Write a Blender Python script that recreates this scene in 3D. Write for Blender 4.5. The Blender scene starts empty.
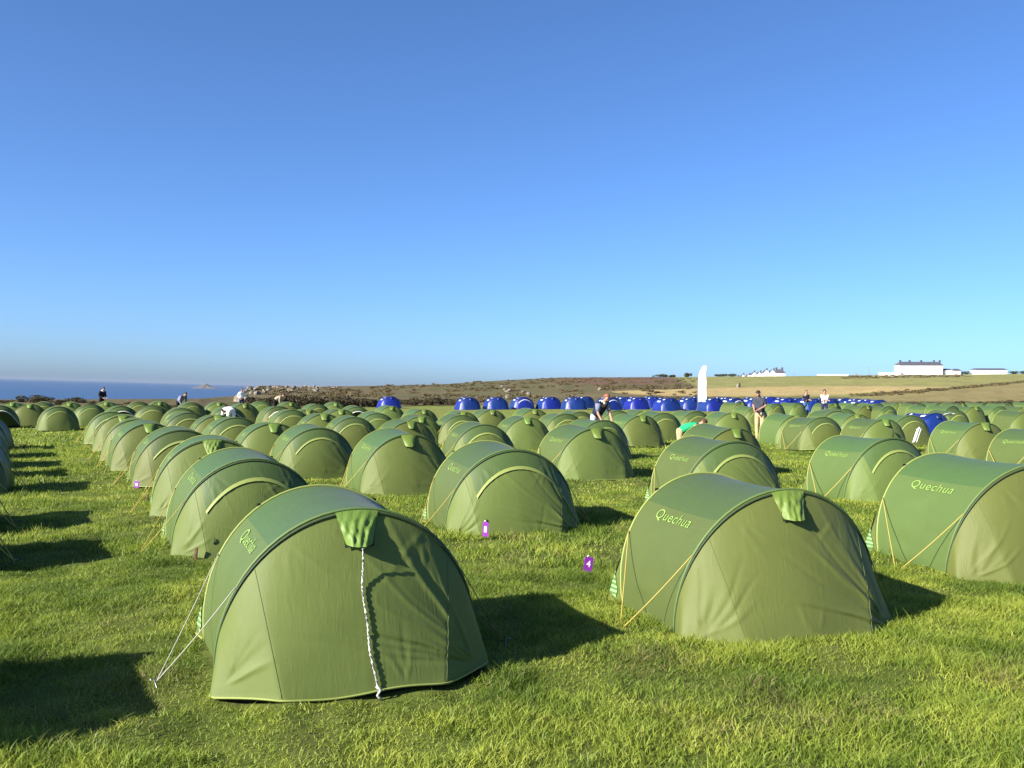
import bpy, math, random
import numpy as np
from mathutils import Vector, Matrix

random.seed(7)
rng = np.random.default_rng(11)
R = math.radians
scene = bpy.context.scene
COL = scene.collection

# ------------------------------------------------------------------ camera constants
F = 929.0            # focal length in pixels at 1024 wide
CX, HY = 512.0, 380.0   # principal column, true horizon row
EYE = 1.65

# ------------------------------------------------------------------ numpy value noise
def _hash(ix, iy, seed):
    h = (ix.astype(np.int64) * 374761393 + iy.astype(np.int64) * 668265263 + seed * 974634777) & 0xFFFFFFFF
    h = ((h ^ (h >> 13)) * 1274126177) & 0xFFFFFFFF
    h = h ^ (h >> 16)
    return (h & 0xFFFFFF) / float(0xFFFFFF)

def vnoise(x, y, seed=0):
    x = np.asarray(x, float); y = np.asarray(y, float)
    ix = np.floor(x); iy = np.floor(y)
    fx = x - ix; fy = y - iy
    fx = fx * fx * (3 - 2 * fx); fy = fy * fy * (3 - 2 * fy)
    a = _hash(ix, iy, seed); b = _hash(ix + 1, iy, seed)
    c = _hash(ix, iy + 1, seed); d = _hash(ix + 1, iy + 1, seed)
    return (a * (1 - fx) + b * fx) * (1 - fy) + (c * (1 - fx) + d * fx) * fy

def fbm(x, y, seed=0, octv=4):
    s = 0; a = .5; t = 0
    for k in range(octv):
        s = s + a * vnoise(np.asarray(x) * 2 ** k, np.asarray(y) * 2 ** k, seed + k); t += a; a *= .5
    return s / t

def sstep(a, b, x):
    t = np.clip((np.asarray(x, float) - a) / (b - a), 0, 1)
    return t * t * (3 - 2 * t)

# ------------------------------------------------------------------ terrain
TB = np.array([  # column, crest row, field edge distance, crest distance
    (-1200, 400.5, 64, 78), (0, 400, 64, 78), (130, 399.5, 68, 82), (200, 399, 70, 90), (236, 396, 72, 120),
    (250, 389.5, 75, 180), (265, 387, 78, 230), (330, 386.5, 80, 260), (400, 385.5, 90, 300), (440, 384.5, 95, 340),
    (500, 380.5, 98, 400), (560, 377.5, 100, 450), (690, 377, 100, 500), (720, 376.5, 100, 600), (800, 376, 92, 700),
    (900, 374.8, 82, 800), (1024, 373.8, 80, 800), (2600, 373, 80, 800)], float)

def terrain(x, y):
    x = np.asarray(x, float); y = np.asarray(y, float)
    r = np.hypot(x, y) + 1e-6
    az = np.arctan2(x, y)
    azc = np.clip(az, -1.06, 1.13)
    px = CX + F * np.tan(azc)
    yh = np.interp(px, TB[:, 0], TB[:, 1]); re = np.interp(px, TB[:, 0], TB[:, 2]); rc = np.interp(px, TB[:, 0], TB[:, 3])
    side_ = sstep(-.36, -.08, azc)
    s1 = .0115 + .0055 * side_; s2 = .0065 + .003 * side_
    drop = lambda q: s1 * np.maximum(0, np.minimum(q, 30) - 5.5) + s2 * np.maximum(0, q - 30)
    zf = -drop(np.minimum(r, re))
    ze = -drop(re)
    zc = EYE + rc * np.cos(azc) * (HY - yh) / F
    t = np.clip((r - re) / (rc - re), 0, 1)
    z = np.where(r < re, zf, ze + (zc - ze) * t)
    fall = np.where(px < 240, .30, .07)
    z = np.where(r > rc, zc - fall * (r - rc) * sstep(0, 40, r - rc), z)
    # small relief
    rel = (fbm(x * .9, y * .9, 3, 3) - .5) * .09 * sstep(1.5, 4, r) * (1 - sstep(40, 70, r))
    rel = rel + (fbm(x * 3.6, y * 3.6, 15, 2) - .5) * .07 * sstep(1.2, 3, r) * (1 - sstep(14, 30, r))
    rel = rel + (fbm(x * .06, y * .06, 9, 3) - .5) * 1.4 * sstep(0, 60, r - re) * (1 - sstep(-120, -20, r - rc)) * np.where(px < 232, 0, 1)
    return np.maximum(z + rel, -60)

def gz(x, y):
    return float(terrain(np.array([x]), np.array([y]))[0])

def col_x(px, d):
    return (px - CX) / F * d

def ground_at(px, py):
    """point of the ground seen at a place in the photograph"""
    D = 2.0 * 1.004 ** np.arange(1530)
    z = terrain((px - CX) / F * D, D)
    hit = np.nonzero(EYE - (py - HY) / F * D <= z)[0]
    d = float(D[hit[0]]) if len(hit) else float(D[-1])
    return Vector((col_x(px, d), d, gz(col_x(px, d), d)))

def depth_for_top(px, py, H):
    """distance at which something H tall has its top at that row"""
    D = np.arange(3.0, 130, .04)
    z = terrain((px - CX) / F * D, D) + H
    hit = np.nonzero((EYE - z) / D * F <= (py - HY))[0]
    return float(D[hit[0]]) if len(hit) else 130.0

# ------------------------------------------------------------------ mesh helpers
def new_obj(name, verts, faces, mats=None, parent=None, smooth=True, midx=None):
    me = bpy.data.meshes.new(name)
    me.from_pydata([tuple(v) for v in verts], [], faces)
    if mats:
        for m in (mats if isinstance(mats, (list, tuple)) else [mats]):
            me.materials.append(m)
    if midx is not None:
        me.polygons.foreach_set('material_index', np.asarray(midx, np.int32))
    if smooth:
        me.polygons.foreach_set('use_smooth', np.ones(len(me.polygons), bool))
    me.update()
    o = bpy.data.objects.new(name, me)
    COL.objects.link(o)
    if parent:
        o.parent = parent
    return o

class MB:
    def __init__(s):
        s.v = []; s.f = []; s.m = []
    def add(s, v, f, m=0):
        o = len(s.v); s.v += [tuple(p) for p in v]; s.f += [tuple(i + o for i in q) for q in f]; s.m += [m] * len(f)
        return s
    def box(s, c, size, rot=None, m=0, bev=0.0):
        hx, hy, hz = [k / 2 for k in size]
        M = rot if rot is not None else Matrix.Identity(3)
        c = Vector(c)
        if bev <= 0:
            vs = [Vector((sx * hx, sy * hy, sz * hz)) for sz in (-1, 1) for sy in (-1, 1) for sx in (-1, 1)]
            fs = [(0, 2, 3, 1), (4, 5, 7, 6), (0, 1, 5, 4), (2, 6, 7, 3), (0, 4, 6, 2), (1, 3, 7, 5)]
            return s.add([c + M @ v for v in vs], fs, m)
        b = bev; ring = []
        for z, i in ((-hz, b), (-hz + b, 0), (hz - b, 0), (hz, b)):
            ax, ay = hx - i, hy - i
            ring.append([Vector(p + (z,)) for p in ((-ax + b, -ay), (ax - b, -ay), (ax, -ay + b), (ax, ay - b), (ax - b, ay), (-ax + b, ay), (-ax, ay - b), (-ax, -ay + b))])
        vs = [c + M @ v for rg in ring for v in rg]
        fs = [tuple(range(7, -1, -1)), tuple(range(24, 32))]
        for k in range(3):
            for i in range(8):
                j = (i + 1) % 8
                fs.append((k * 8 + i, k * 8 + j, k * 8 + 8 + j, k * 8 + 8 + i))
        return s.add(vs, fs, m)
    def tube(s, pts, r, n=6, m=0, cap=True):
        pts = [Vector(p) for p in pts]; N = len(pts)
        rr = r if isinstance(r, (list, tuple)) else [r] * N
        vs = []; fs = []
        up = None
        for i, p in enumerate(pts):
            t = (pts[min(i + 1, N - 1)] - pts[max(i - 1, 0)])
            if t.length < 1e-9: t = Vector((0, 0, 1))
            t.normalize()
            if up is None:
                up = Vector((0, 0, 1)) if abs(t.z) < .9 else Vector((1, 0, 0))
            a = t.cross(up)
            if a.length < 1e-4: a = t.cross(Vector((0, 1, 0)))
            a.normalize(); b = a.cross(t).normalized(); up = b
            for k in range(n):
                w = 2 * math.pi * k / n
                vs.append(p + (a * math.cos(w) + b * math.sin(w)) * rr[i])
        for i in range(N - 1):
            for k in range(n):
                q = (k + 1) % n
                fs.append((i * n + k, i * n + q, (i + 1) * n + q, (i + 1) * n + k))
        if cap:
            fs.append(tuple(range(n - 1, -1, -1))); fs.append(tuple(range((N - 1) * n, N * n)))
        return s.add(vs, fs, m)
    def build(s, name, mats, parent=None, smooth=True):
        return new_obj(name, s.v, s.f, mats, parent, smooth, s.m)

def empty(name, loc=(0, 0, 0), rz=0.0):
    o = bpy.data.objects.new(name, None); COL.objects.link(o)
    o.location = loc; o.rotation_euler = (0, 0, rz); o.empty_display_size = .2
    return o

def tag(o, label, cat, group=None, kind=None):
    if label: o['label'] = label
    if cat: o['category'] = cat
    if group: o['group'] = group
    if kind: o['kind'] = kind
    return o

def copy_tree(o, parent=None):
    c = o.copy(); COL.objects.link(c); c.parent = parent
    for ch in list(o.children):
        copy_tree(ch, c)
    return c

# ------------------------------------------------------------------ materials
KF = .70
def dim(c, k=KF): return tuple(v * k for v in c)

def mat(name, col=(.5, .5, .5), rough=.6, spec=.4, metal=0.0):
    m = bpy.data.materials.new(name); m.use_nodes = True
    b = m.node_tree.nodes['Principled BSDF']
    b.inputs['Base Color'].default_value = (*col, 1); b.inputs['Roughness'].default_value = rough
    b.inputs['Specular IOR Level'].default_value = spec; b.inputs['Metallic'].default_value = metal
    return m

def nd(m, typ, **kw):
    n = m.node_tree.nodes.new(typ)
    for k, v in kw.items():
        setattr(n, k, v)
    return n

def lk(m, a, b):
    m.node_tree.links.new(a, b)

def speckle(m, col_a, col_b, scale=8.0, detail=4.0, bump=0.0, bscale=None, coord='Object'):
    """two-colour noise on a surface, with an optional bump"""
    b = m.node_tree.nodes['Principled BSDF']
    tc = nd(m, 'ShaderNodeTexCoord'); n = nd(m, 'ShaderNodeTexNoise')
    n.inputs['Scale'].default_value = scale; n.inputs['Detail'].default_value = detail
    lk(m, tc.outputs[coord], n.inputs['Vector'])
    r = nd(m, 'ShaderNodeValToRGB')
    r.color_ramp.elements[0].position = .35; r.color_ramp.elements[0].color = (*col_a, 1)
    r.color_ramp.elements[1].position = .65; r.color_ramp.elements[1].color = (*col_b, 1)
    lk(m, n.outputs['Fac'], r.inputs['Fac']); lk(m, r.outputs['Color'], b.inputs['Base Color'])
    if bump:
        n2 = nd(m, 'ShaderNodeTexNoise'); n2.inputs['Scale'].default_value = bscale or scale * 2; n2.inputs['Detail'].default_value = 3
        lk(m, tc.outputs[coord], n2.inputs['Vector'])
        bp = nd(m, 'ShaderNodeBump'); bp.inputs['Strength'].default_value = bump; bp.inputs['Distance'].default_value = .02
        lk(m, n2.outputs['Fac'], bp.inputs['Height']); lk(m, bp.outputs['Normal'], b.inputs['Normal'])
    return m

def fabric(name, col, rough=.42, spec=.45, trans=.22, vary=.12, crinkle=.35, hue=.012):
    """thin coated tent cloth: slight gloss, light coming through, small creases"""
    col = dim(col)
    m = bpy.data.materials.new(name); m.use_nodes = True
    nt = m.node_tree; b = nt.nodes['Principled BSDF']; out = nt.nodes['Material Output']
    tc = nd(m, 'ShaderNodeTexCoord'); oi = nd(m, 'ShaderNodeObjectInfo')
    add = nd(m, 'ShaderNodeVectorMath', operation='ADD')
    sc = nd(m, 'ShaderNodeVectorMath', operation='SCALE'); sc.inputs['Scale'].default_value = 7.3
    cmb = nd(m, 'ShaderNodeCombineXYZ')
    lk(m, oi.outputs['Random'], cmb.inputs[0]); lk(m, oi.outputs['Random'], cmb.inputs[2])
    lk(m, cmb.outputs[0], sc.inputs[0]); lk(m, tc.outputs['Object'], add.inputs[0]); lk(m, sc.outputs[0], add.inputs[1])
    n1 = nd(m, 'ShaderNodeTexNoise'); n1.inputs['Scale'].default_value = 3.2; n1.inputs['Detail'].default_value = 5
    n1.inputs['Distortion'].default_value = .8
    lk(m, add.outputs[0], n1.inputs['Vector'])
    n2 = nd(m, 'ShaderNodeTexNoise'); n2.inputs['Scale'].default_value = 7; n2.inputs['Detail'].default_value = 4
    n2.inputs['Distortion'].default_value = .7
    mp = nd(m, 'ShaderNodeMapping'); mp.inputs['Scale'].default_value = (3.4, 1.2, .55); mp.inputs['Rotation'].default_value = (0, -.62, 0)
    lk(m, add.outputs[0], mp.inputs['Vector']); lk(m, mp.outputs[0], n2.inputs['Vector'])
    hs = nd(m, 'ShaderNodeHueSaturation'); hs.inputs['Color'].default_value = (*col, 1)
    mr = nd(m, 'ShaderNodeMapRange'); mr.inputs['To Min'].default_value = 1 - vary; mr.inputs['To Max'].default_value = 1 + vary
    mh = nd(m, 'ShaderNodeMapRange'); mh.inputs['To Min'].default_value = .5 - hue; mh.inputs['To Max'].default_value = .5 + hue
    mx = nd(m, 'ShaderNodeMath', operation='MULTIPLY')
    mv = nd(m, 'ShaderNodeMapRange'); mv.inputs['To Min'].default_value = .92; mv.inputs['To Max'].default_value = 1.08
    lk(m, n1.outputs['Fac'], mv.inputs['Value'])
    lk(m, oi.outputs['Random'], mr.inputs['Value']); lk(m, oi.outputs['Random'], mh.inputs['Value'])
    lk(m, mr.outputs[0], mx.inputs[0]); lk(m, mv.outputs[0], mx.inputs[1])
    lk(m, mx.outputs[0], hs.inputs['Value']); lk(m, mh.outputs[0], hs.inputs['Hue'])
    lk(m, hs.outputs['Color'], b.inputs['Base Color'])
    b.inputs['Roughness'].default_value = rough; b.inputs['Specular IOR Level'].default_value = spec
    b.inputs['Sheen Weight'].default_value = .04
    bp = nd(m, 'ShaderNodeBump'); bp.inputs['Strength'].default_value = min(1, crinkle * 2.6); bp.inputs['Distance'].default_value = .016
    bp2 = nd(m, 'ShaderNodeBump'); bp2.inputs['Strength'].default_value = crinkle * .6; bp2.inputs['Distance'].default_value = .03
    msk = nd(m, 'ShaderNodeMapRange'); msk.inputs['From Min'].default_value = .38; msk.inputs['From Max'].default_value = .66; msk.inputs['To Min'].default_value = .15
    lk(m, n1.outputs['Fac'], msk.inputs['Value'])
    rg = nd(m, 'ShaderNodeMath', operation='SUBTRACT'); rg.inputs[1].default_value = .5; lk(m, n2.outputs['Fac'], rg.inputs[0])
    ab = nd(m, 'ShaderNodeMath', operation='ABSOLUTE'); lk(m, rg.outputs[0], ab.inputs[0])
    hm_ = nd(m, 'ShaderNodeMath', operation='MULTIPLY'); lk(m, ab.outputs[0], hm_.inputs[0]); lk(m, msk.outputs[0], hm_.inputs[1])
    lk(m, hm_.outputs[0], bp.inputs['Height']); lk(m, n1.outputs['Fac'], bp2.inputs['Height'])
    lk(m, bp2.outputs[0], bp.inputs['Normal']); lk(m, bp.outputs[0], b.inputs['Normal'])
    tr = nd(m, 'ShaderNodeBsdfTranslucent'); lk(m, hs.outputs['Color'], tr.inputs['Color'])
    ms = nd(m, 'ShaderNodeMixShader'); ms.inputs[0].default_value = trans
    lk(m, b.outputs[0], ms.inputs[1]); lk(m, tr.outputs[0], ms.inputs[2]); lk(m, ms.outputs[0], out.inputs['Surface'])
    return m

M_side = fabric('side_cloth', (.134, .192, .055), rough=.5, spec=.2, crinkle=.16)
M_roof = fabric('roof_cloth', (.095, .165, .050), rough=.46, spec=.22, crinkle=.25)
M_end = fabric('end_cloth', (.168, .217, .053), rough=.55, spec=.22, trans=.18, vary=.14, hue=.018, crinkle=.12)
M_brow = fabric('brow_darker_green', (.095, .150, .044), rough=.52, spec=.25, trans=.14, vary=.14, crinkle=.14)  # darker green between hoop and zip arc
M_lime = fabric('lime_cloth', (.205, .32, .05), rough=.55, trans=.22, vary=.08, crinkle=.9)
M_pipe = mat('lime_piping', (0.209, 0.252, 0.061), .6)
M_seam = mat('stitched_seam', (.085, .115, .03), .7)
M_sleeve = mat('green_sleeve', (0.086, 0.137, 0.036), .6)
M_dark = mat('dark_shade_trim', (.022, .042, .016), .6)  # shade painted under the hoops; also zip pulls and the strap
M_sheet = mat('groundsheet', (.010, .012, .010), .9, .1)
M_inner = mat('inner_tent', (.10, .11, .085), .7)
M_letter = mat('lime_print', (.19, .31, .065), .6)
M_cord_y = mat('yellow_cord', (0.396, 0.302, 0.065), .7)
M_cord_b = mat('brown_cord', (.17, .12, .06), .8)
M_cord_w = mat('pale_cord', (0.396, 0.389, 0.346), .8)
M_mesh_d = mat('dark_mesh', (.012, .014, .010), .8)
M_cream = mat('cream_tape', (.60, .60, .50), .6)
M_rope = mat('grey_rope', (.42, .40, .36), .85)
speckle(M_rope, (.10, .10, .10), (.62, .60, .55), 55, 1)
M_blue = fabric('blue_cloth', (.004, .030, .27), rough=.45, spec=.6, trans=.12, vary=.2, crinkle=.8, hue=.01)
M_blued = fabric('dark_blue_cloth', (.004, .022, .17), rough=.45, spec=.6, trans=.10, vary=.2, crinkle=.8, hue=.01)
M_white = mat('white_cloth', (.80, .80, .80), .65)
M_purple = mat('purple_card', (0.187, 0.020, 0.302), .5)
M_card = mat('white_card', (.78, .70, .80), .5)
M_wood = speckle(mat('stake_wood', (.12, .06, .035), .8), (.08, .04, .025), (.17, .09, .05), 30)
M_steel = mat('peg_steel', (.4, .4, .4), .4, metal=1.0)
# ladder printed mesh
M_ladder = mat('ladder_print', (.3, .5, .2), .6)
_b = M_ladder.node_tree.nodes['Principled BSDF']
_tc = nd(M_ladder, 'ShaderNodeTexCoord'); _w = nd(M_ladder, 'ShaderNodeTexWave', wave_type='BANDS', bands_direction='Z')
_w.inputs['Scale'].default_value = 9
lk(M_ladder, _tc.outputs['Object'], _w.inputs['Vector'])
_r = nd(M_ladder, 'ShaderNodeValToRGB')
_r.color_ramp.elements[0].position = .42; _r.color_ramp.elements[0].color = (.07, .16, .035, 1)
_r.color_ramp.elements[1].position = .55; _r.color_ramp.elements[1].color = (.21, .33, .16, 1)
lk(M_ladder, _w.outputs['Fac'], _r.inputs['Fac']); lk(M_ladder, _r.outputs[0], _b.inputs['Base Color'])

# ------------------------------------------------------------------ pop-up tent
A, Z0, H = .745, .11, .95
BV = H - Z0
TH0 = -math.asin(Z0 / BV)
A0 = A * math.cos(TH0)
LEG, LEAN, BUL = .46, .16, .56

def hoop(s, side=-1):
    th = math.pi - TH0 - s * (math.pi - 2 * TH0)
    x = A * math.cos(th); z = Z0 + BV * math.sin(th)
    return Vector((x, side * (LEG + LEAN * z / H), max(z, .0)))

def _ground_curve():
    """plan of the pegged lower edge of an end panel, from one hoop foot round to the other"""
    pts = [(0, -A0, 0), (.115, -(A0 + .05), .20), (.255, -.60 * A0, .455), (.5, 0, .475)]
    sg = np.linspace(0, .5, 201)
    P = np.array(pts)
    x = np.interp(sg, P[:, 0], P[:, 1]); y = np.interp(sg, P[:, 0], P[:, 2])
    x = np.concatenate([x, -x[-2::-1]]); y = np.concatenate([y, y[-2::-1]])
    k = np.ones(7) / 7
    xs = np.convolve(np.pad(x, 3, mode='edge'), k, 'valid'); ys = np.convolve(np.pad(y, 3, mode='edge'), k, 'valid')
    return xs, ys
GX, GY = _ground_curve()
def ground_curve(s):
    q = max(0.0, min(1.0, s)) * 400; i = min(399, int(q)); f = q - i
    return GX[i] * (1 - f) + GX[i + 1] * f, GY[i] * (1 - f) + GY[i + 1] * f
def bulge(x):
    return float(np.interp(abs(x), [0, .60 * A0, A0 + .05, A0 + .065], [.475, .455, .20, .05]))

_folds = {}
def fold_set(seed):
    """tension creases: start point, direction, length, width and height of each, on the face of the panel (x, z)"""
    if seed not in _folds:
        g = random.Random(1000 + seed * 17); F_ = []
        def fan(n, x0, z0, a0, a1, l0, l1, h):
            for q in range(n):
                a = R(a0 + (a1 - a0) * (q + g.uniform(.1, .9)) / n); off = g.uniform(.02, .10)
                F_.append((x0 + math.cos(a) * off + g.uniform(-.03, .03), z0 + math.sin(a) * off, math.cos(a), math.sin(a), g.uniform(l0, l1), g.uniform(.010, .020), h * g.uniform(.5, 1.2) * (1 if g.random() < .7 else -1)))
        fan(g.randint(10, 13), .66, .04, 105, 168, .45, 1.25, 1.0)     # from the right-hand corner peg
        fan(g.randint(4, 6), -.68, .05, 35, 88, .22, .60, .9)       # from the left-hand corner peg
        fan(g.randint(3, 5), .38, .80, 200, 280, .15, .38, .40)      # under the hoop
        fan(g.randint(3, 5), -.38, .78, 262, 330, .12, .35, .40)
        fan(g.randint(2, 4), g.uniform(-.1, .25), .02, 60, 130, .12, .34, .32)   # from a peg on the hem
        _folds[seed] = F_
    return _folds[seed]

def fold(s, t, x, z, seed, amp):
    e = 0.0
    for (x0, z0, cx, cz, ln, w, h) in fold_set(seed):
        dx = x - x0; dz = z - z0
        al = dx * cx + dz * cz
        if al < -.02 or al > ln: continue
        pd = -dx * cz + dz * cx
        u = max(0.0, al / ln)
        ww = w * (.5 + .8 * u)
        pd += .012 * math.sin(al * 9 + x0 * 40)
        if abs(pd) > ww * 3: continue
        q = pd / ww
        e += h * math.exp(-q * q) * min(1, (al + .02) / .06) * (1 - u) ** .8
    e += (vn1(s * 6 + seed * 5.1) + vn2(s * 5 + t * 3, t * 2, seed) - 1) * .35
    return e * amp

_tab = rng.random(4096)
def vn1(x):
    i = math.floor(x); f = x - i; f = f * f * (3 - 2 * f)
    return _tab[i % 4096] * (1 - f) + _tab[(i + 1) % 4096] * f
def vn2(x, y, seed=0):
    ix, iy = math.floor(x), math.floor(y); fx, fy = x - ix, y - iy
    fx = fx * fx * (3 - 2 * fx); fy = fy * fy * (3 - 2 * fy)
    g = lambda a, b: _tab[(a * 131 + b * 719 + seed * 37) % 4096]
    return (g(ix, iy) * (1 - fx) + g(ix + 1, iy) * fx) * (1 - fy) + (g(ix, iy + 1) * (1 - fx) + g(ix + 1, iy + 1) * fx) * fy

HEM = .008
def panel_pt(s, t, side=-1, convex=.035, seed=0, amp=.010):
    p = hoop(s, side)
    gx, gy = ground_curve(s)
    hem = HEM + .010 * math.sin(gx * 9 + seed) * min(1, gy / .2)
    g = Vector((gx, side * (LEG + gy), hem))
    q = p.lerp(g, t)
    zz = p.z / H
    q.y += side * convex * math.sin(math.pi * min(1, t ** .8)) * zz * 1.5
    edge = min(1, t / .06) * min(1, (1 - t) / .05 + .15) * min(1, s / .05) * min(1, (1 - s) / .05)
    if amp: q.y += side * fold(s, t, q.x, q.z, seed, amp) * edge * min(1, zz * 1.5)
    return q

def canopy_pt(s, v, seed=0, amp=.008):
    a = hoop(s, -1); b = hoop(s, 1)
    q = a.lerp(b, v)
    bell = math.sin(math.pi * v)
    k = 1 - .030 * bell
    q.x *= k; q.z = q.z * (1 - .022 * bell)
    sd = abs(s - .5) * 2
    e = (vn2(v * 3 + seed, s * 26, seed) - .5) * 2 * max(0, sd - .45) * 2.0 + (vn2(v * 9, s * 10, seed + 5) - .5) * .8
    e *= amp * bell
    n = Vector((q.x / A, 0, (q.z - Z0) / BV)); n.normalize()
    return q + n * e

def grid_faces(nu, nv, keep=None):
    fs = []
    for i in range(nu - 1):
        for j in range(nv - 1):
            if keep and not keep(i, j): continue
            a = i * nv + j
            fs.append((a, a + 1, a + nv + 1, a + nv))
    return fs

ZIP = [(.285, .36), (.33, .29), (.40, .225), (.48, .19), (.56, .185), (.64, .215), (.72, .29), (.79, .42), (.845, .60), (.885, .80), (.905, .96)]
def smooth_path(pts, n):
    P = np.array(pts); d = np.concatenate([[0], np.cumsum(np.hypot(*np.diff(P, axis=0).T))]); d /= d[-1]
    q = np.linspace(0, 1, n)
    x = np.interp(q, d, P[:, 0]); y = np.interp(q, d, P[:, 1])
    for _ in range(2):
        x[1:-1] = (x[:-2] + 2 * x[1:-1] + x[2:]) / 4; y[1:-1] = (y[:-2] + 2 * y[1:-1] + y[2:]) / 4
    return list(zip(x, y))

def letter_mesh():
    cu = bpy.data.curves.new('word', 'FONT'); cu.body = 'Quechua'; cu.size = 1.0; cu.space_character = 1.12; cu.offset = -.004
    o = bpy.data.objects.new('word', cu); COL.objects.link(o)
    dg = bpy.context.evaluated_depsgraph_get()
    me = bpy.data.meshes.new_from_object(o.evaluated_get(dg))
    v = [tuple(p.co) for p in me.vertices]; f = [tuple(p.vertices) for p in me.polygons]
    bpy.data.objects.remove(o); bpy.data.meshes.remove(me)
    return v, f
WV, WF = letter_mesh()
WW = max(v[0] for v in WV)

def lettering(parent, side, seed, m):
    vs = []
    length, size = .52, .52 / WW
    for (x, y, z) in WV:
        u = x * size / 1.06         # along the tunnel, fraction of its length
        v = (.77 - u) if side < 0 else (.20 + u)
        s = .258 + y * size * .80 / 2.35
        if side > 0: s = 1 - s
        p = canopy_pt(s, v, seed)
        n = Vector((p.x / A, 0, (p.z - Z0) / BV)).normalized()
        vs.append(p + n * .006)
    fs = WF if side < 0 else WF
    return new_obj('lettering', vs, [tuple(f) for f in fs], m, parent, smooth=False)

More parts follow.
